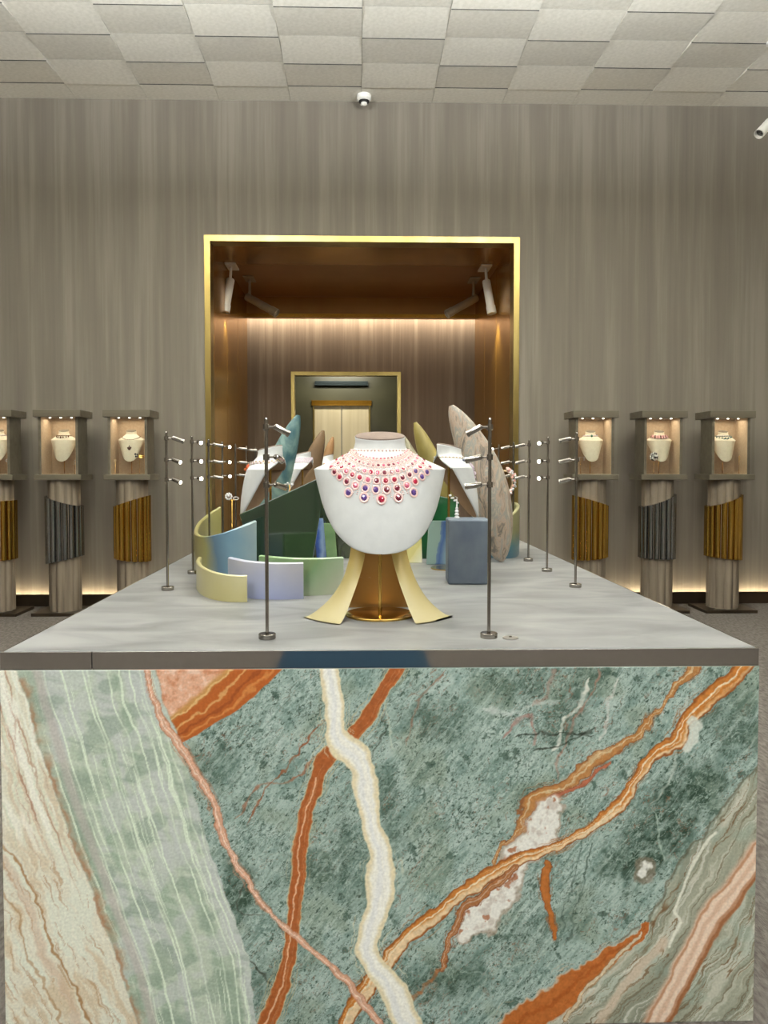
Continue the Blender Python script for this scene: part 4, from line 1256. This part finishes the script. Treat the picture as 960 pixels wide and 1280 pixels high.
flat_sheet('glass_sheet', [(500, 612), (546, 619), (575, 626), (570, 652), (537, 720), (512, 720)], 3.72, .02, M_emer, 'emerald green glass sheet behind the blue glazed sheet', 'glass sheet')
M_ywh = ramp_mat('lemon_white_glaze', (3, 0, -2.4), [(-.2, S(214, 204, 132)), (.0, S(222, 212, 146)), (.2, S(232, 230, 206))], .28, .2, 10)
flat_sheet('ceramic_sheet', [(507, 670), (527, 670), (528, 720), (505, 720)], 3.56, .016, M_ywh, 'lemon and white ceramic sheet beside the ruby bust foot', 'ceramic sheet')
M_bl2 = ramp_mat('sky_blue_glaze', (5, 0, -.8), [(-.35, S(138, 164, 154)), (-.08, S(106, 132, 158)), (.08, S(66, 98, 148)), (.3, S(150, 174, 172))], .28, .25, 12)
flat_sheet('ceramic_sheet', [(536, 651), (566, 651), (566, 720), (533, 720)], 3.5, .016, M_bl2, 'sky blue streaked ceramic sheet beside the blue stone block', 'ceramic sheet')
M_teal2 = ramp_mat('teal_olive_glaze', (0, 0, 4), [(.0, S(70, 106, 128)), (.35, S(82, 126, 132)), (.6, S(138, 140, 98)), (1.0, S(160, 158, 116))], .3, .2, 9)
curved_sheet('ceramic_sheet', [T(600, 696), T(618, 697), T(634, 698), T(645, 695), T(646, 689), T(632, 686)], [.2, .2, .205, .235, .255, .26], .016, M_teal2, 'teal and olive curled ceramic sheet behind the marbled blade')
b0, b1 = T(560, 731), T(613, 731)
blk = MB().box(-.5 * (b1.x - b0.x), .5 * (b1.x - b0.x), 0, .15, 0, .248, .007).build('stone_block', mat('slate_blue_stone', S(80, 91, 104), .5, rgb2=S(100, 109, 118), scale=11, stretch=(1, 1, .7), detail=8, bump=.08), None, ((b0.x + b1.x) / 2, b0.y, TZ))
blk.rotation_euler.z = rad(-3)
tag(blk, 'slate blue rectangular stone block with rounded edges', 'stone block')
cp = T(638, 798)
cpl = empty('cover_plate', cp, 0, 'small round metal cover plate on the stone top', 'cover plate')
MB().lathe([(.02, 0), (.021, .001), (.0205, .0035), (.0, .004)], n=28).build('plate', mat('satin_steel', S(178, 176, 170), .35, .8, rgb2=S(188, 186, 180), scale=20), cpl)
MB().lathe([(.004, .0035), (.004, .0055), (.0, .0058)], n=12).build('screw', M_chrome, cpl)

# ================================================================== SPOTLIGHT POLES
def aim_rot(d):
    return Vector(d).to_track_quat('Z', 'Y').to_euler()
head_body = MB()
head_body.lathe([(.0, -.022), (.0068, -.021), (.0078, -.018), (.0078, .016), (.009, .017), (.009, .0225), (.0072, .0225), (.0070, .019)], n=14)
head_me = head_body.mesh('spotlight'); head_me.materials.append(M_chrome)
lens_me = {}
for kname, mm in (('lit', M_lens), ('soft', M_lens_soft)):
    l_ = MB().lathe([(.0068, .018), (.0066, .0195), (.004, .0215), (.0, .022)], n=14).mesh('lens'); l_.materials.append(mm); lens_me[kname] = l_
arm_me = MB().cyl((0, 0, 0), (.022, 0, 0), .003, n=8).ball((.024, 0, 0), .0062, 8, 6).mesh('arm'); arm_me.materials.append(M_chrome)
clamp_me = MB().lathe([(.0052, -.008), (.0085, -.007), (.0085, .007), (.0052, .008)], n=14).mesh('clamp'); clamp_me.materials.append(M_chrome)
rod_me = MB().cyl((0, 0, .012), (0, 0, .572), .0048, n=12).lathe([(.0048, .572), (.004, .576), (.0, .577)], n=12).mesh('rod'); rod_me.materials.append(M_chrome)
base_me = MB().lathe([(.0215, 0), (.0225, .001), (.0225, .012), (.0212, .0135), (.0, .0135)], n=28).mesh('base'); base_me.materials.append(M_chrome)
ORD = ['first', 'second', 'third', 'fourth', 'fifth', 'sixth', 'seventh']
def pole(x, y, side, aims, label, group, lit):
    r = empty('spotlight_pole', (x, y, TZ), 0, label, 'spotlight', group)
    link('base', base_me, None, r); link('rod', rod_me, None, r)
    for z, a, l in zip((.552, .474, .402), aims, lit):
        link('clamp', clamp_me, None, r, (0, 0, z))
        am = link('arm', arm_me, None, r, (0, 0, z), (0, 0, 0 if side > 0 else pi))
        d = Vector(a).normalized()
        h = link('spotlight', head_me, None, r, Vector((side * .026, 0, z)) + d * .016, aim_rot(d))
        link('lens', lens_me[l], None, h)
    return r
G_front = 'spotlight poles before the ruby bust'
G_row = 'spotlight poles in rows along the table'
LF1 = 'slim chrome pole with three spotlights before the lavender and green ceramic sheets'
LF2 = 'slim chrome pole with three spotlights beside the round cover plate'
LRW = 'slim chrome spotlight pole, %s from the veined front, on the %s side'
pl_, pr_ = T(334, 798), T(611, 797)
pole(pl_.x, pl_.y, 1, [(.8, .25, -.45), (.25, .8, -.2), (.5, .8, -.2)], LF1, G_front, ('soft',) * 3)
pole(pr_.x, pr_.y, -1, [(-.8, .25, -.45), (-.85, .3, -.2), (-.9, .3, -.12)], LF2, G_front, ('soft',) * 3)
XL, XR = T(209, 738).x, T(721, 735).x
YS = [2.80, 3.23, 3.59, 3.95, 4.37, 4.80, 5.22]
camd = lambda x, y, z: Vector((0, 0, CAMZ)) - Vector((x, y, TZ + z))
for i, y in enumerate(YS):
    yl, yr = y, y + .03
    facing = i in (1, 3)
    aims = []
    for z in (.552, .474, .402):
        if facing:
            d = camd(XL, yl, z).normalized() + Vector((.35, 0, -.1))
        elif i == 0:
            d = Vector((1, .25, -.35)) if z > .5 else Vector((.75, -.55, -.25))
        else:
            d = Vector((1, .35, -.3 + .05 * i))
        aims.append(d)
    pole(XL, yl, 1, aims, LRW % (ORD[i], 'curled ceramic'), G_row, ('lit',) * 3 if facing else ('soft',) * 3)
    aims = []
    for z in (.552, .474, .402):
        if i == 1 or (i == 4 and z > .5):
            d = camd(XR, yr, z).normalized() + Vector((-.35, 0, -.1))
        else:
            d = Vector((-1, .25, -.25))
        aims.append(d)
    pole(XR, yr, -1, aims, LRW % (ORD[i], 'slate block'), G_row, ('lit',) * 3 if i in (1, 4) else ('soft',) * 3)
# light thrown by the front heads on the white bust
spot('pole_spot', (pl_.x + .05, pl_.y + .03, TZ + .53), (MBX, 2.2, TZ + .36), .12, 48)
spot('pole_spot', (pr_.x - .05, pr_.y + .03, TZ + .53), (MBX, 2.2, TZ + .36), .12, 48)
for (sx_, sy_, tx, ty) in ((XL, 3.23, LB1[0] - .1, 3.4), (XR, 3.26, rb1.location.x + .1, 3.5)):
    spot('pole_spot', (sx_ + (.05 if sx_ < 0 else -.05), sy_, TZ + .5), (tx, ty, TZ + .38), .4, 50)

# ================================================================== SMALL JEWELS ON THE TABLE
def jewel_stand(name, x, y, z0, h, label, cat='jewel stand', mat_=M_gold, r=.0022, foot_r=.014, group=None):
    e = empty(name, (x, y, z0), 0, label, cat, group)
    MB().lathe([(foot_r, 0), (foot_r, .002), (foot_r * .6, .004), (0, .004)], n=18).build('foot', mat_, e)
    MB().cyl((0, 0, .003), (0, 0, h), r, n=8).build('rod', mat_, e)
    return e
p = P(290, 625, 3.25)
st = jewel_stand('ring_stand', p.x, 3.25, TZ, p.z - TZ, 'thin gold ring stand rising behind the blue olive curled sheet')
MB().cyl((-.014, 0, p.z - TZ), (.014, 0, p.z - TZ), .002, n=8).build('cross_bar', M_gold, st)
rgm = MB()
for k in range(9):
    a = k / 9 * 2 * pi
    rgm.ball((-.014 + .012 * math.cos(a), 0, .012 + .012 * math.sin(a)), .0048, 6, 4)
rgm.ball((-.014, -.004, .014), .006, 8, 6)
rg_o = rgm.tube([(.016 + .011 * math.cos(a * pi / 8), .003, .004 + .006 * math.sin(a * pi / 8)) for a in range(16)], .002, 6, True).build('diamond_ring', M_dia, None, (p.x, 3.25, p.z + .003))
tag(rg_o, 'white diamond flower ring on the thin gold stand', 'ring')
p = P(362, 606, 3.34)
st = jewel_stand('earring_stand', p.x, 3.34, TZ, p.z - TZ, 'thin gold earring stand behind the dark green glass sheet')
er = MB()
er.ball((-.008, 0, .004), .006, 8, 6); er.ball((.010, 0, -.002), .007, 8, 6); er.ball((.010, 0, .014), .0045, 8, 6); er.tube([(-.02, 0, 0), (.02, 0, 0)], .002, 6)
tag(er.build('drop_earrings', M_dia, None, (p.x, 3.34, p.z + .002)), 'small diamond earrings on the stand behind the green glass', 'earrings')
# spiral metal foot and earrings over the slate block
bx_, by_ = P(571, 645, 3.0).x, 3.0
e = empty('earring_stand', (bx_, by_, TZ + .248), 0, 'silver turned earring stand on the slate blue block', 'jewel stand')
MB().lathe([(.011, 0), (.011, .004), (.005, .008), (.009, .012), (.009, .016), (.0045, .02), (.008, .025), (.0075, .029), (.004, .033), (.0065, .038), (.003, .043), (.0025, .075), (.0, .077)], n=16).build('turned_foot', M_dia, e)
MB().tube([(-.02, 0, .078), (-.008, 0, .084), (.004, 0, .078)], .0018, 6).build('hook', M_chrome, e)
er = MB()
for k in range(10):
    er.ball((-.022 + .0035 * k, .0, .014 - .0032 * k + .004 * math.sin(k * 2.1)), .0042, 6, 4)
tag(er.build('drop_earrings', M_dia, None, (bx_ - .006, by_ - .004, TZ + .248 + .074)), 'sparkling diamond earrings hanging over the slate block', 'earrings')
# pink bracelet beside the marbled blade
p = P(631, 603, 3.66)
st = jewel_stand('bracelet_stand', p.x + .0, 3.70, TZ, p.z - TZ - .05, 'slim gold bracelet stand behind the marbled blade')
br = empty('bracelet', (p.x, 3.66, p.z), 0, 'pink and white flower bracelet beside the marbled blade', 'bracelet')
MB().tube([(.038 * math.cos(a * pi / 14), .012 * math.cos(a * pi / 14), .056 * math.sin(a * pi / 14)) for a in range(28)], .0045, 8, True).build('band', M_pearl, br)
fl_ = MB(); fl2 = MB()
for k in range(46):
    a = rad(-70 + 150 * random.random()); rr_ = 1.02 + random.random() * .6
    (fl_ if k % 2 else fl2).ball((.038 * math.cos(a) * rr_, .012 * math.cos(a) + (random.random() - .5) * .03, .056 * math.sin(a) * (1 + (rr_ - 1) * .45)), .0062, 6, 4)
fl_.build('flower_cluster', mat('pink_coral', S(226, 164, 150), .35, rgb2=S(240, 196, 186), scale=150), br)
fl2.build('diamond_cluster', M_dia, br)

# ================================================================== WALL PEDESTALS
PF = 7.22                                   # front of the cases
bust_c, _ = bust_mesh('bust', .64, .55, .86, 24, 26, .005)
cap_c = cap_mesh(.64, .55, .86)
M_darkcap = mat('dark_suede', S(92, 80, 62), .8, rgb2=S(102, 90, 70), scale=40)
GP = 'fluted jewellery pedestals along the wall'
zc1, zc0 = P(450, 512.5, PF).z, P(450, 521.5, PF).z      # cap
zt1, zt0 = P(450, 593, PF).z, P(450, 600, PF).z          # tray
CWD, CDP = .44, .33
BODYX = .172
def flute_ring(r, n=10, per=5, depth=.016, sq=.0):
    pts = []
    for k in range(n * per):
        a = 2 * pi * k / (n * per)
        rr = r - depth * (1 - abs(math.sin(n * a / 2)) ** .7)
        pts.append((rr * math.cos(a), rr * math.sin(a)))
    return pts
fr = flute_ring(.148)
col_me = MB().rings([[(x, y, z) for x, y in fr] for z in (.03, zt0)], True, True, True, True).mesh('column'); col_me.materials.append(M_wood)
def mirror_box(m, *a, **k): return m.box(*a, **k)
cap_case = MB().box(-CWD / 2, CWD / 2, -CDP / 2, CDP / 2, zc0, zc1, .004).mesh('case_cap'); cap_case.materials.append(M_casewood)
tray_case = MB().box(-CWD / 2, CWD / 2, -CDP / 2, CDP / 2, zt0, zt1, .004).mesh('case_tray'); tray_case.materials.append(M_casewood)
back_case = MB().box(-BODYX, BODYX, CDP / 2 - .05, CDP / 2 - .03, zt1, zc0).mesh('back_panel'); back_case.materials.append(M_linen)
side_case = MB().box(-.012, .012, -CDP / 2 + .035, CDP / 2 - .05, zt1, zc0).mesh('side_panel'); side_case.materials.append(M_casewood)
liner_case = MB().box(-.002, .002, -CDP / 2 + .04, CDP / 2 - .05, zt1, zc0).mesh('side_liner'); liner_case.materials.append(M_linen)
glass_case = MB().box(-BODYX + .015, BODYX - .015, -CDP / 2 + .028, -CDP / 2 + .033, zt1, zc0).mesh('glass_pane'); glass_case.materials.append(M_caseglass)
floor_case = MB().box(-BODYX + .014, BODYX - .014, -CDP / 2 + .035, CDP / 2 - .05, zt1, zt1 + .004).mesh('tray_liner'); floor_case.materials.append(M_linen)
foot_ped = MB().box(-.25, .25, -.2, .2, 0, .03, .004).mesh('base_plate'); foot_ped.materials.append(M_bronzebase)
lens_ped = MB().lathe([(.008, .004), (.010, .0), (.008, -.003), (.0, -.004)], n=12).mesh('downlight'); lens_ped.materials.append(M_lens_soft)
TUBE_R = .0265
tube_cache = {}
def tube_mesh(z0, z1, sl0, sl1, m):
    n = 12
    ring = [(TUBE_R * math.cos(2 * pi * k / n), TUBE_R * math.sin(2 * pi * k / n)) for k in range(n)]
    me = MB().rings([[(x, y, z0 + sl0 * x) for x, y in ring], [(x, y, z1 + sl1 * x) for x, y in ring]], True, True, True, True).mesh('metal_tube')
    me.materials.append(m)
    return me
def pedestal(px, metal, slope_t, slope_b, label, pxr=None):
    x = P(px, 560, PF).x
    r = empty('display_pedestal', (x, PF + CDP / 2, 0), 0, label, 'pedestal', GP)
    link('base_plate', foot_ped, None, r); link('column', col_me, None, r)
    zt = P(450, 626.5, PF + .05).z; zb = P(450, 700, PF + .05).z
    for k in range(11):
        a = rad(-90 + (k - 5) * 22)
        tx, ty = .148 * math.cos(a), .148 * math.sin(a)
        me = tube_mesh(zb + slope_b * tx, zt + slope_t * tx, slope_b, slope_t, metal)
        link('metal_tube', me, None, r, (tx, ty, 0))
    t_ = link('case_tray', tray_case, None, r); link('tray_liner', floor_case, None, t_)
    c_ = link('case_cap', cap_case, None, r)
    for dx in (-.1, 0, .1):
        link('downlight', lens_ped, None, c_, (dx, -.06, zc0 - .003))
    link('back_panel', back_case, None, r)
    for s in (-1, 1):
        sp_ = link('side_panel', side_case, None, r, (s * (BODYX + .0), 0, 0))
        link('side_liner', liner_case, None, sp_, (-s * .014, 0, 0))
    link('glass_pane', glass_case, None, r)
    area('case_light', (0, -.02, zc0 - .012), (0, 0, 0), .28, .12, .75, (1, .90, .74), r)
    return r
def case_bust(r, label, dx=0, dy=.015, rz=0):
    e = empty('necklace_bust', r.location + Vector((dx, dy, zt1 + .004)), rz, label, 'bust', 'cream busts in the wall cases')
    zb = P(450, 577, PF + .1).z - zt1 - .004
    b_ = link('bust', bust_c, M_cream, e, (0, 0, zb)); link('neck_cap', cap_c, M_darkcap, b_)
    MB().lathe([(.04, 0), (.041, .001), (.041, .004), (0, .005)], n=24).build('base_disc', M_gold, e)
    MB().cyl((0, 0, .004), (0, 0, zb + .2), .004, n=8).build('pole', M_gold, e)
    return e, zb
def case_chain(e, zb, label, lv, mats, n=34, bead=.005, drop=0, umax=.95, name='case_necklace', rowsn=1):
    t = empty(name, e.location + Vector((0, 0, zb + .22)), e.rotation_euler.z, label, 'necklace')
    parts = {}
    for q in range(rowsn):
        for k in range(n):
            u = -umax + 2 * umax * k / (n - 1)
            s = (lv + 1 - q * .7 * math.cos(u * pi / 2) - drop * max(0, math.cos(u * pi / 2)) ** 4) / 14
            p = bust_point(s, u, .64, .55, .86)
            p += Vector((p.x, p.y, 0)).normalized() * bead * .8
            m = mats[k % len(mats)]
            parts.setdefault(m.name, MB()).ball(p - Vector((0, 0, .22)), 1.4 * bead * (1 if k % 2 else .75), 6, 4)
    for kn, mb in parts.items(): mb.build('bead_string', MATS[kn], t)
    return t
def front_pt(u, s): return bust_point((s + 1 if s > 6.5 else s) / 14, u, .64, .55, .86) - Vector((0, 0, .22))
def add_drops(t, m, specs, name='drops'):
    mb = MB()
    for (u, s, r) in specs:
        mb.ball(front_pt(u, s) + Vector((0, -.006, 0)), r, 8, 6, (1, .6, 1.2))
    return mb.build(name, m, t)
M_darkdrop = mat('dark_garnet_drop', S(66, 46, 34), .2, rgb2=S(110, 60, 40), scale=100)
M_green = mat('emerald_stone', S(46, 104, 78), .12, rgb2=S(80, 140, 110), scale=100)
M_tealgem = mat('teal_gem', S(48, 92, 92), .12, rgb2=S(90, 130, 126), scale=100)
M_pinkg = mat('pink_gem', S(196, 128, 128), .2, rgb2=S(232, 190, 184), scale=140)
M_leo = mat('leopard_pave', S(24, 22, 22), .2, rgb2=S(240, 236, 226), scale=60, lo=.48, hi=.52, detail=2)

# left side of the doorway
r1 = pedestal(-15, M_goldtube, 0.05, .05, 'gold tubed timber pedestal whose case shows a white ring beside the bust')
r2 = pedestal(71, M_silvertube, -.30, .22, 'steel tubed timber pedestal whose case shows a dark drop choker')
r3 = pedestal(158, M_goldtube, .32, -.10, 'gold tubed timber pedestal whose case shows a round pendant')
r4 = pedestal(745, M_goldtube, -.30, .10, 'gold tubed timber pedestal whose case shows a green stone choker')
r5 = pedestal(831, M_silvertube, .38, -.02, 'steel tubed timber pedestal whose case shows a pink collar and spotted jewel')
r6 = pedestal(916, M_goldtube, .36, -.10, 'gold tubed timber pedestal whose case shows a teal drop necklace')
e1, zb = case_bust(r1, 'cream bust in the case beside the white ring stand', .02)
case_chain(e1, zb, 'thin pale chain on the bust beside the white ring stand', 9.2, [M_lilac], 30, .004)
st = jewel_stand('ring_stand', r1.location.x + .135, r1.location.y - .07, zt1 + .0045, .11, 'thin stand carrying a white ring in a wall case', foot_r=.012)
tag(MB().tube([(.016 * math.cos(a * pi / 8), 0, .012 * math.sin(a * pi / 8)) for a in range(16)], .0055, 8, True).build('white_ring', M_dia, None, st.location + Vector((0, 0, .126))), 'chunky white ring on a thin stand in a wall case', 'ring')

e2, zb = case_bust(r2, 'cream bust in the case wearing a dark drop choker', .0)
t = case_chain(e2, zb, 'dark choker with small hanging drops in a wall case', 9.0, [M_darkdrop, M_pearl], 34, .005)
add_drops(t, M_darkdrop, [(-.35, 8.2, .006), (-.2, 7.9, .006), (-.07, 7.7, .009), (.06, 7.8, .007), (.22, 8.0, .006), (.34, 8.2, .006), (-.28, 7.8, .005)])
st = jewel_stand('earring_stand', r2.location.x + .125, r2.location.y - .06, zt1 + .0045, .125, 'thin earring stand beside the dark drop choker', foot_r=.012)
er = MB()
for k in range(4): er.ball((.003 * (-1) ** k, 0, -.012 * k), .0045, 6, 4)
tag(er.build('drop_earring', M_dia, None, st.location + Vector((0, -.007, .125))), 'small diamond drop earring beside the dark drop choker', 'earring')

e3, zb = case_bust(r3, 'cream bust in the case wearing a round pendant', -.005)
t = case_chain(e3, zb, 'thin chain with a round dark pendant in a wall case', 8.4, [M_darkdrop], 44, .0028, 2.6)
add_drops(t, M_darkdrop, [(0, 5.1, .005), (0, 4.75, .015), (-.1, 4.8, .007), (.1, 4.85, .007)], 'pendant')
st = jewel_stand('ring_stand', r3.location.x - .135, r3.location.y - .07, zt1 + .0045, .115, 'thin rosy gold stand beside the round pendant bust', foot_r=.012)
tag(MB().tube([(.012 * math.cos(a * pi / 8), 0, .008 * math.sin(a * pi / 8)) for a in range(16)], .0028, 8, True).ball((0, 0, .009), .005, 6, 4).build('gold_ring', M_pearl, None, st.location + Vector((0, 0, .124))), 'small gold ring beside the round pendant bust', 'ring')
st = jewel_stand('bracelet_stand', r3.location.x + .098, r3.location.y - .085, zt1 + .0045, .15, 'thin stand carrying a butterfly cuff in a wall case', foot_r=.012)
bc = empty('butterfly_cuff', st.location + Vector((0, 0, .172)), 0, 'gold cuff with a dark butterfly beside the round pendant', 'bracelet')
MB().tube([(.012 + .032 * math.cos(a * pi / 10), .018 * math.sin(a * pi / 10), .006 * math.sin(a * pi / 5)) for a in range(20)], .005, 8, True).tube([(.012 + .032 * math.cos(a * pi / 10), .018 * math.sin(a * pi / 10), -.016 + .004 * math.cos(a)) for a in range(20)], .003, 8, True).build('band', M_gold, bc)
bt = MB()
for (dx, dz, rr_) in ((-.034, .014, .010), (-.030, -.008, .009), (-.016, .012, .008), (-.014, -.006, .008)): bt.ball((dx, -.016, dz), rr_, 8, 6, (1, .4, 1))
bt.build('butterfly', M_onyxdot, bc)
bt = MB(); bt.ball((-.022, -.022, .002), .006, 8, 6); bt.build('diamond', M_dia, bc)

e4, zb = case_bust(r4, 'cream bust in the case wearing a green stone choker', .0)
t = case_chain(e4, zb, 'silver choker with a green centre stone in a wall case', 9.2, [M_dia, M_lilac], 40, .0042)
add_drops(t, M_green, [(0, 9.0, .011)], 'green_stone'); add_drops(t, M_onyxdot, [(.62, 9.3, .009), (-.62, 9.3, .006)], 'dark_stone')
st = jewel_stand('earring_stand', r4.location.x - .12, r4.location.y - .08, zt1 + .0045, .155, 'thin earring stand beside the green stone choker', foot_r=.012)
er = MB()
for dx in (-.014, .03):
    for k in range(3): er.ball((dx, -.006, -.013 * k), .0055, 6, 4)
er.tube([(-.014, 0, 0), (.03, 0, 0)], .0015, 6)
tag(er.build('drop_earrings', M_dia, None, st.location + Vector((0, -.005, .157))), 'pair of diamond drop earrings beside the green stone choker', 'earrings')

e5, zb = case_bust(r5, 'cream bust in the case wearing a pink collar', .015)
case_chain(e5, zb, 'dense pink gem collar in a wall case', 9.4, [M_pinkg, M_pinkg, M_darkdrop], 36, .0068, .5, .8, 'pink_collar', 3)
st = jewel_stand('brooch_stand', r5.location.x - .075, r5.location.y - .09, zt1 + .0045, .13, 'thin stand carrying a spotted round jewel', foot_r=.012)
lo_ = MB().ball((0, 0, 0), .042, 18, 12, (1, .45, 1))
for k in range(14):
    a = k / 14 * 2 * pi
    lo_.ball((.036 * math.cos(a), -.006, .036 * math.sin(a)), .008, 6, 4)
tag(lo_.build('spotted_brooch', M_leo, None, st.location + Vector((0, 0, .165))), 'round black and white spotted jewel beside the pink collar', 'brooch')

e6, zb = case_bust(r6, 'cream bust in the case wearing teal drops', -.01)
t = case_chain(e6, zb, 'silver necklace with teal drops in a wall case', 9.1, [M_lilac, M_tealgem], 40, .0042)
add_drops(t, M_tealgem, [(-.5, 8.3, .007), (-.33, 8.0, .006), (-.17, 7.6, .007), (0, 7.3, .008), (.17, 7.6, .007), (.33, 8.0, .006), (.5, 8.3, .007), (-.08, 7.0, .006), (.09, 7.0, .006)])
st = jewel_stand('earring_stand', r6.location.x + .13, r6.location.y - .03, zt1 + .0045, .17, 'thin gold stand beside the teal drop necklace', foot_r=.012)
tag(MB().ball((0, 0, .0), .006, 8, 6).ball((0, 0, -.016), .0045, 8, 6).ball((0, 0, -.03), .006, 8, 6, (1, 1, 1.5)).build('gold_earring', M_gold, None, st.location + Vector((0, -.008, .168))), 'gold drop earring beside the teal drop necklace', 'earring')

# ================================================================== CEILING FITTINGS
p = P(455, 128, WALL_Y - .12)
e = empty('smoke_detector', (p.x, WALL_Y - .14, CEIL), 0, 'small white round detector on the ceiling above the doorway', 'detector')
MB().lathe([(.0, .012), (.07, .012), (.072, -.03), (.055, -.045), (.05, -.045)], n=28).build('housing', M_whiteplastic, e)
MB().lathe([(.052, -.04), (.05, -.058), (.03, -.062), (.0, -.062)], n=24).build('dome', M_black, e)
MB().lathe([(.03, -.06), (.034, -.078), (.022, -.088), (.0, -.09)], n=20).build('cap', M_whiteplastic, e)

def track_spot(name, root_p, heads, label, m, group=None, stem=.1):
    e = empty(name, root_p, 0, label, 'track spotlight', group)
    MB().box(-.06, .06, -.14, .14, -.02, 0, .004).build('mount_plate', m, e)
    for k, (off, aim, ln) in enumerate(heads):
        off = Vector(off)
        MB().cyl((off.x * .3, off.y, -.015), off + Vector((0, 0, .0)), .016, n=12).ball(off, .032, 10, 8).build('yoke', m, e)
        d = Vector(aim).normalized()
        h = MB().lathe([(.0, -.10), (.04, -.10), (.046, -.09), (.046, ln - .1), (.052, ln - .095), (.052, ln - .01), (.044, ln - .01), (.042, ln - .03)], n=20).build('spotlight', m, e, off + d * .05, aim_rot(d))
        MB().lathe([(.043, ln - .032), (.0, ln - .032)], n=16).build('lens', M_black, h)
    return e
M_darkenamel = mat('taupe_enamel', S(150, 138, 118), .35, .2, rgb2=S(160, 148, 128))
for s, pxa, pxb in ((-1, 290, 318), (1, 606, 586)):
    Y = 8.72
    a = P(pxa, 350, Y); root_p = Vector((a.x, Y, IZ))
    spot('passage_spot', (a.x + .06 * s, Y - .1, IZ - .62), (a.x * .9, 8.9, 0), 60, 110, .8, (1, .9, .74), .06)
    track_spot('track_spotlight', root_p, [((-.0 * s + .02 * s, -.02, -.2), (.15 * s, -.15, -1), .30)], 'white jointed spotlight under the passage soffit, on the side of the %s' % ('teal stone' if s < 0 else 'marbled stone'), M_whiteplastic, 'white spotlights under the passage soffit')
    Y = 9.3
    b = P(pxb - 6 * (-s), 362, Y); root_p = Vector((b.x, Y, IZ + .004))
    spot('passage_spot', (b.x - .3 * s, Y - .1, IZ - .5), (AX - s * 1.2, 9.0, 1.6), 70, 100, .8, (1, .88, .70), .05)
    track_spot('track_spotlight', root_p, [((0, 0, -.24), (-.85 * s, -.25, -.5), .36)], 'taupe spotlight tilted inwards deeper in the passage, on the side of the %s' % ('teal stone' if s < 0 else 'marbled stone'), M_darkenamel, 'taupe spotlights deeper in the passage')
a = P(957, 150, 6.6)
e = empty('wall_spotlight', (a.x + .05, 6.6, CEIL - .004), 0, 'white and black spotlight dropped from the ceiling beside the last pedestal', 'spotlight')
MB().lathe([(.05, 0), (.05, -.02), (.0, -.022)], n=20).build('mount_plate', M_whiteplastic, e)
hz = P(945, 168, 6.6)
dz_ = a.z - (CEIL - .004)
MB().cyl((0, 0, -.015), (0, 0, dz_ + .0), .014, n=12).ball((0, 0, dz_), .035, 10, 8).build('stem', M_whiteplastic, e)
d = Vector((-.75, -.35, -.75)).normalized()
h = MB().lathe([(.0, -.08), (.036, -.08), (.042, -.07), (.042, .12), (.036, .12), (.034, .09)], n=20).build('spotlight', M_whiteplastic, e, Vector((-.02, 0, dz_ - .03)) + d * .05, aim_rot(d))
MB().lathe([(.035, .09), (.0, .09)], n=16).build('lens', M_black, h)
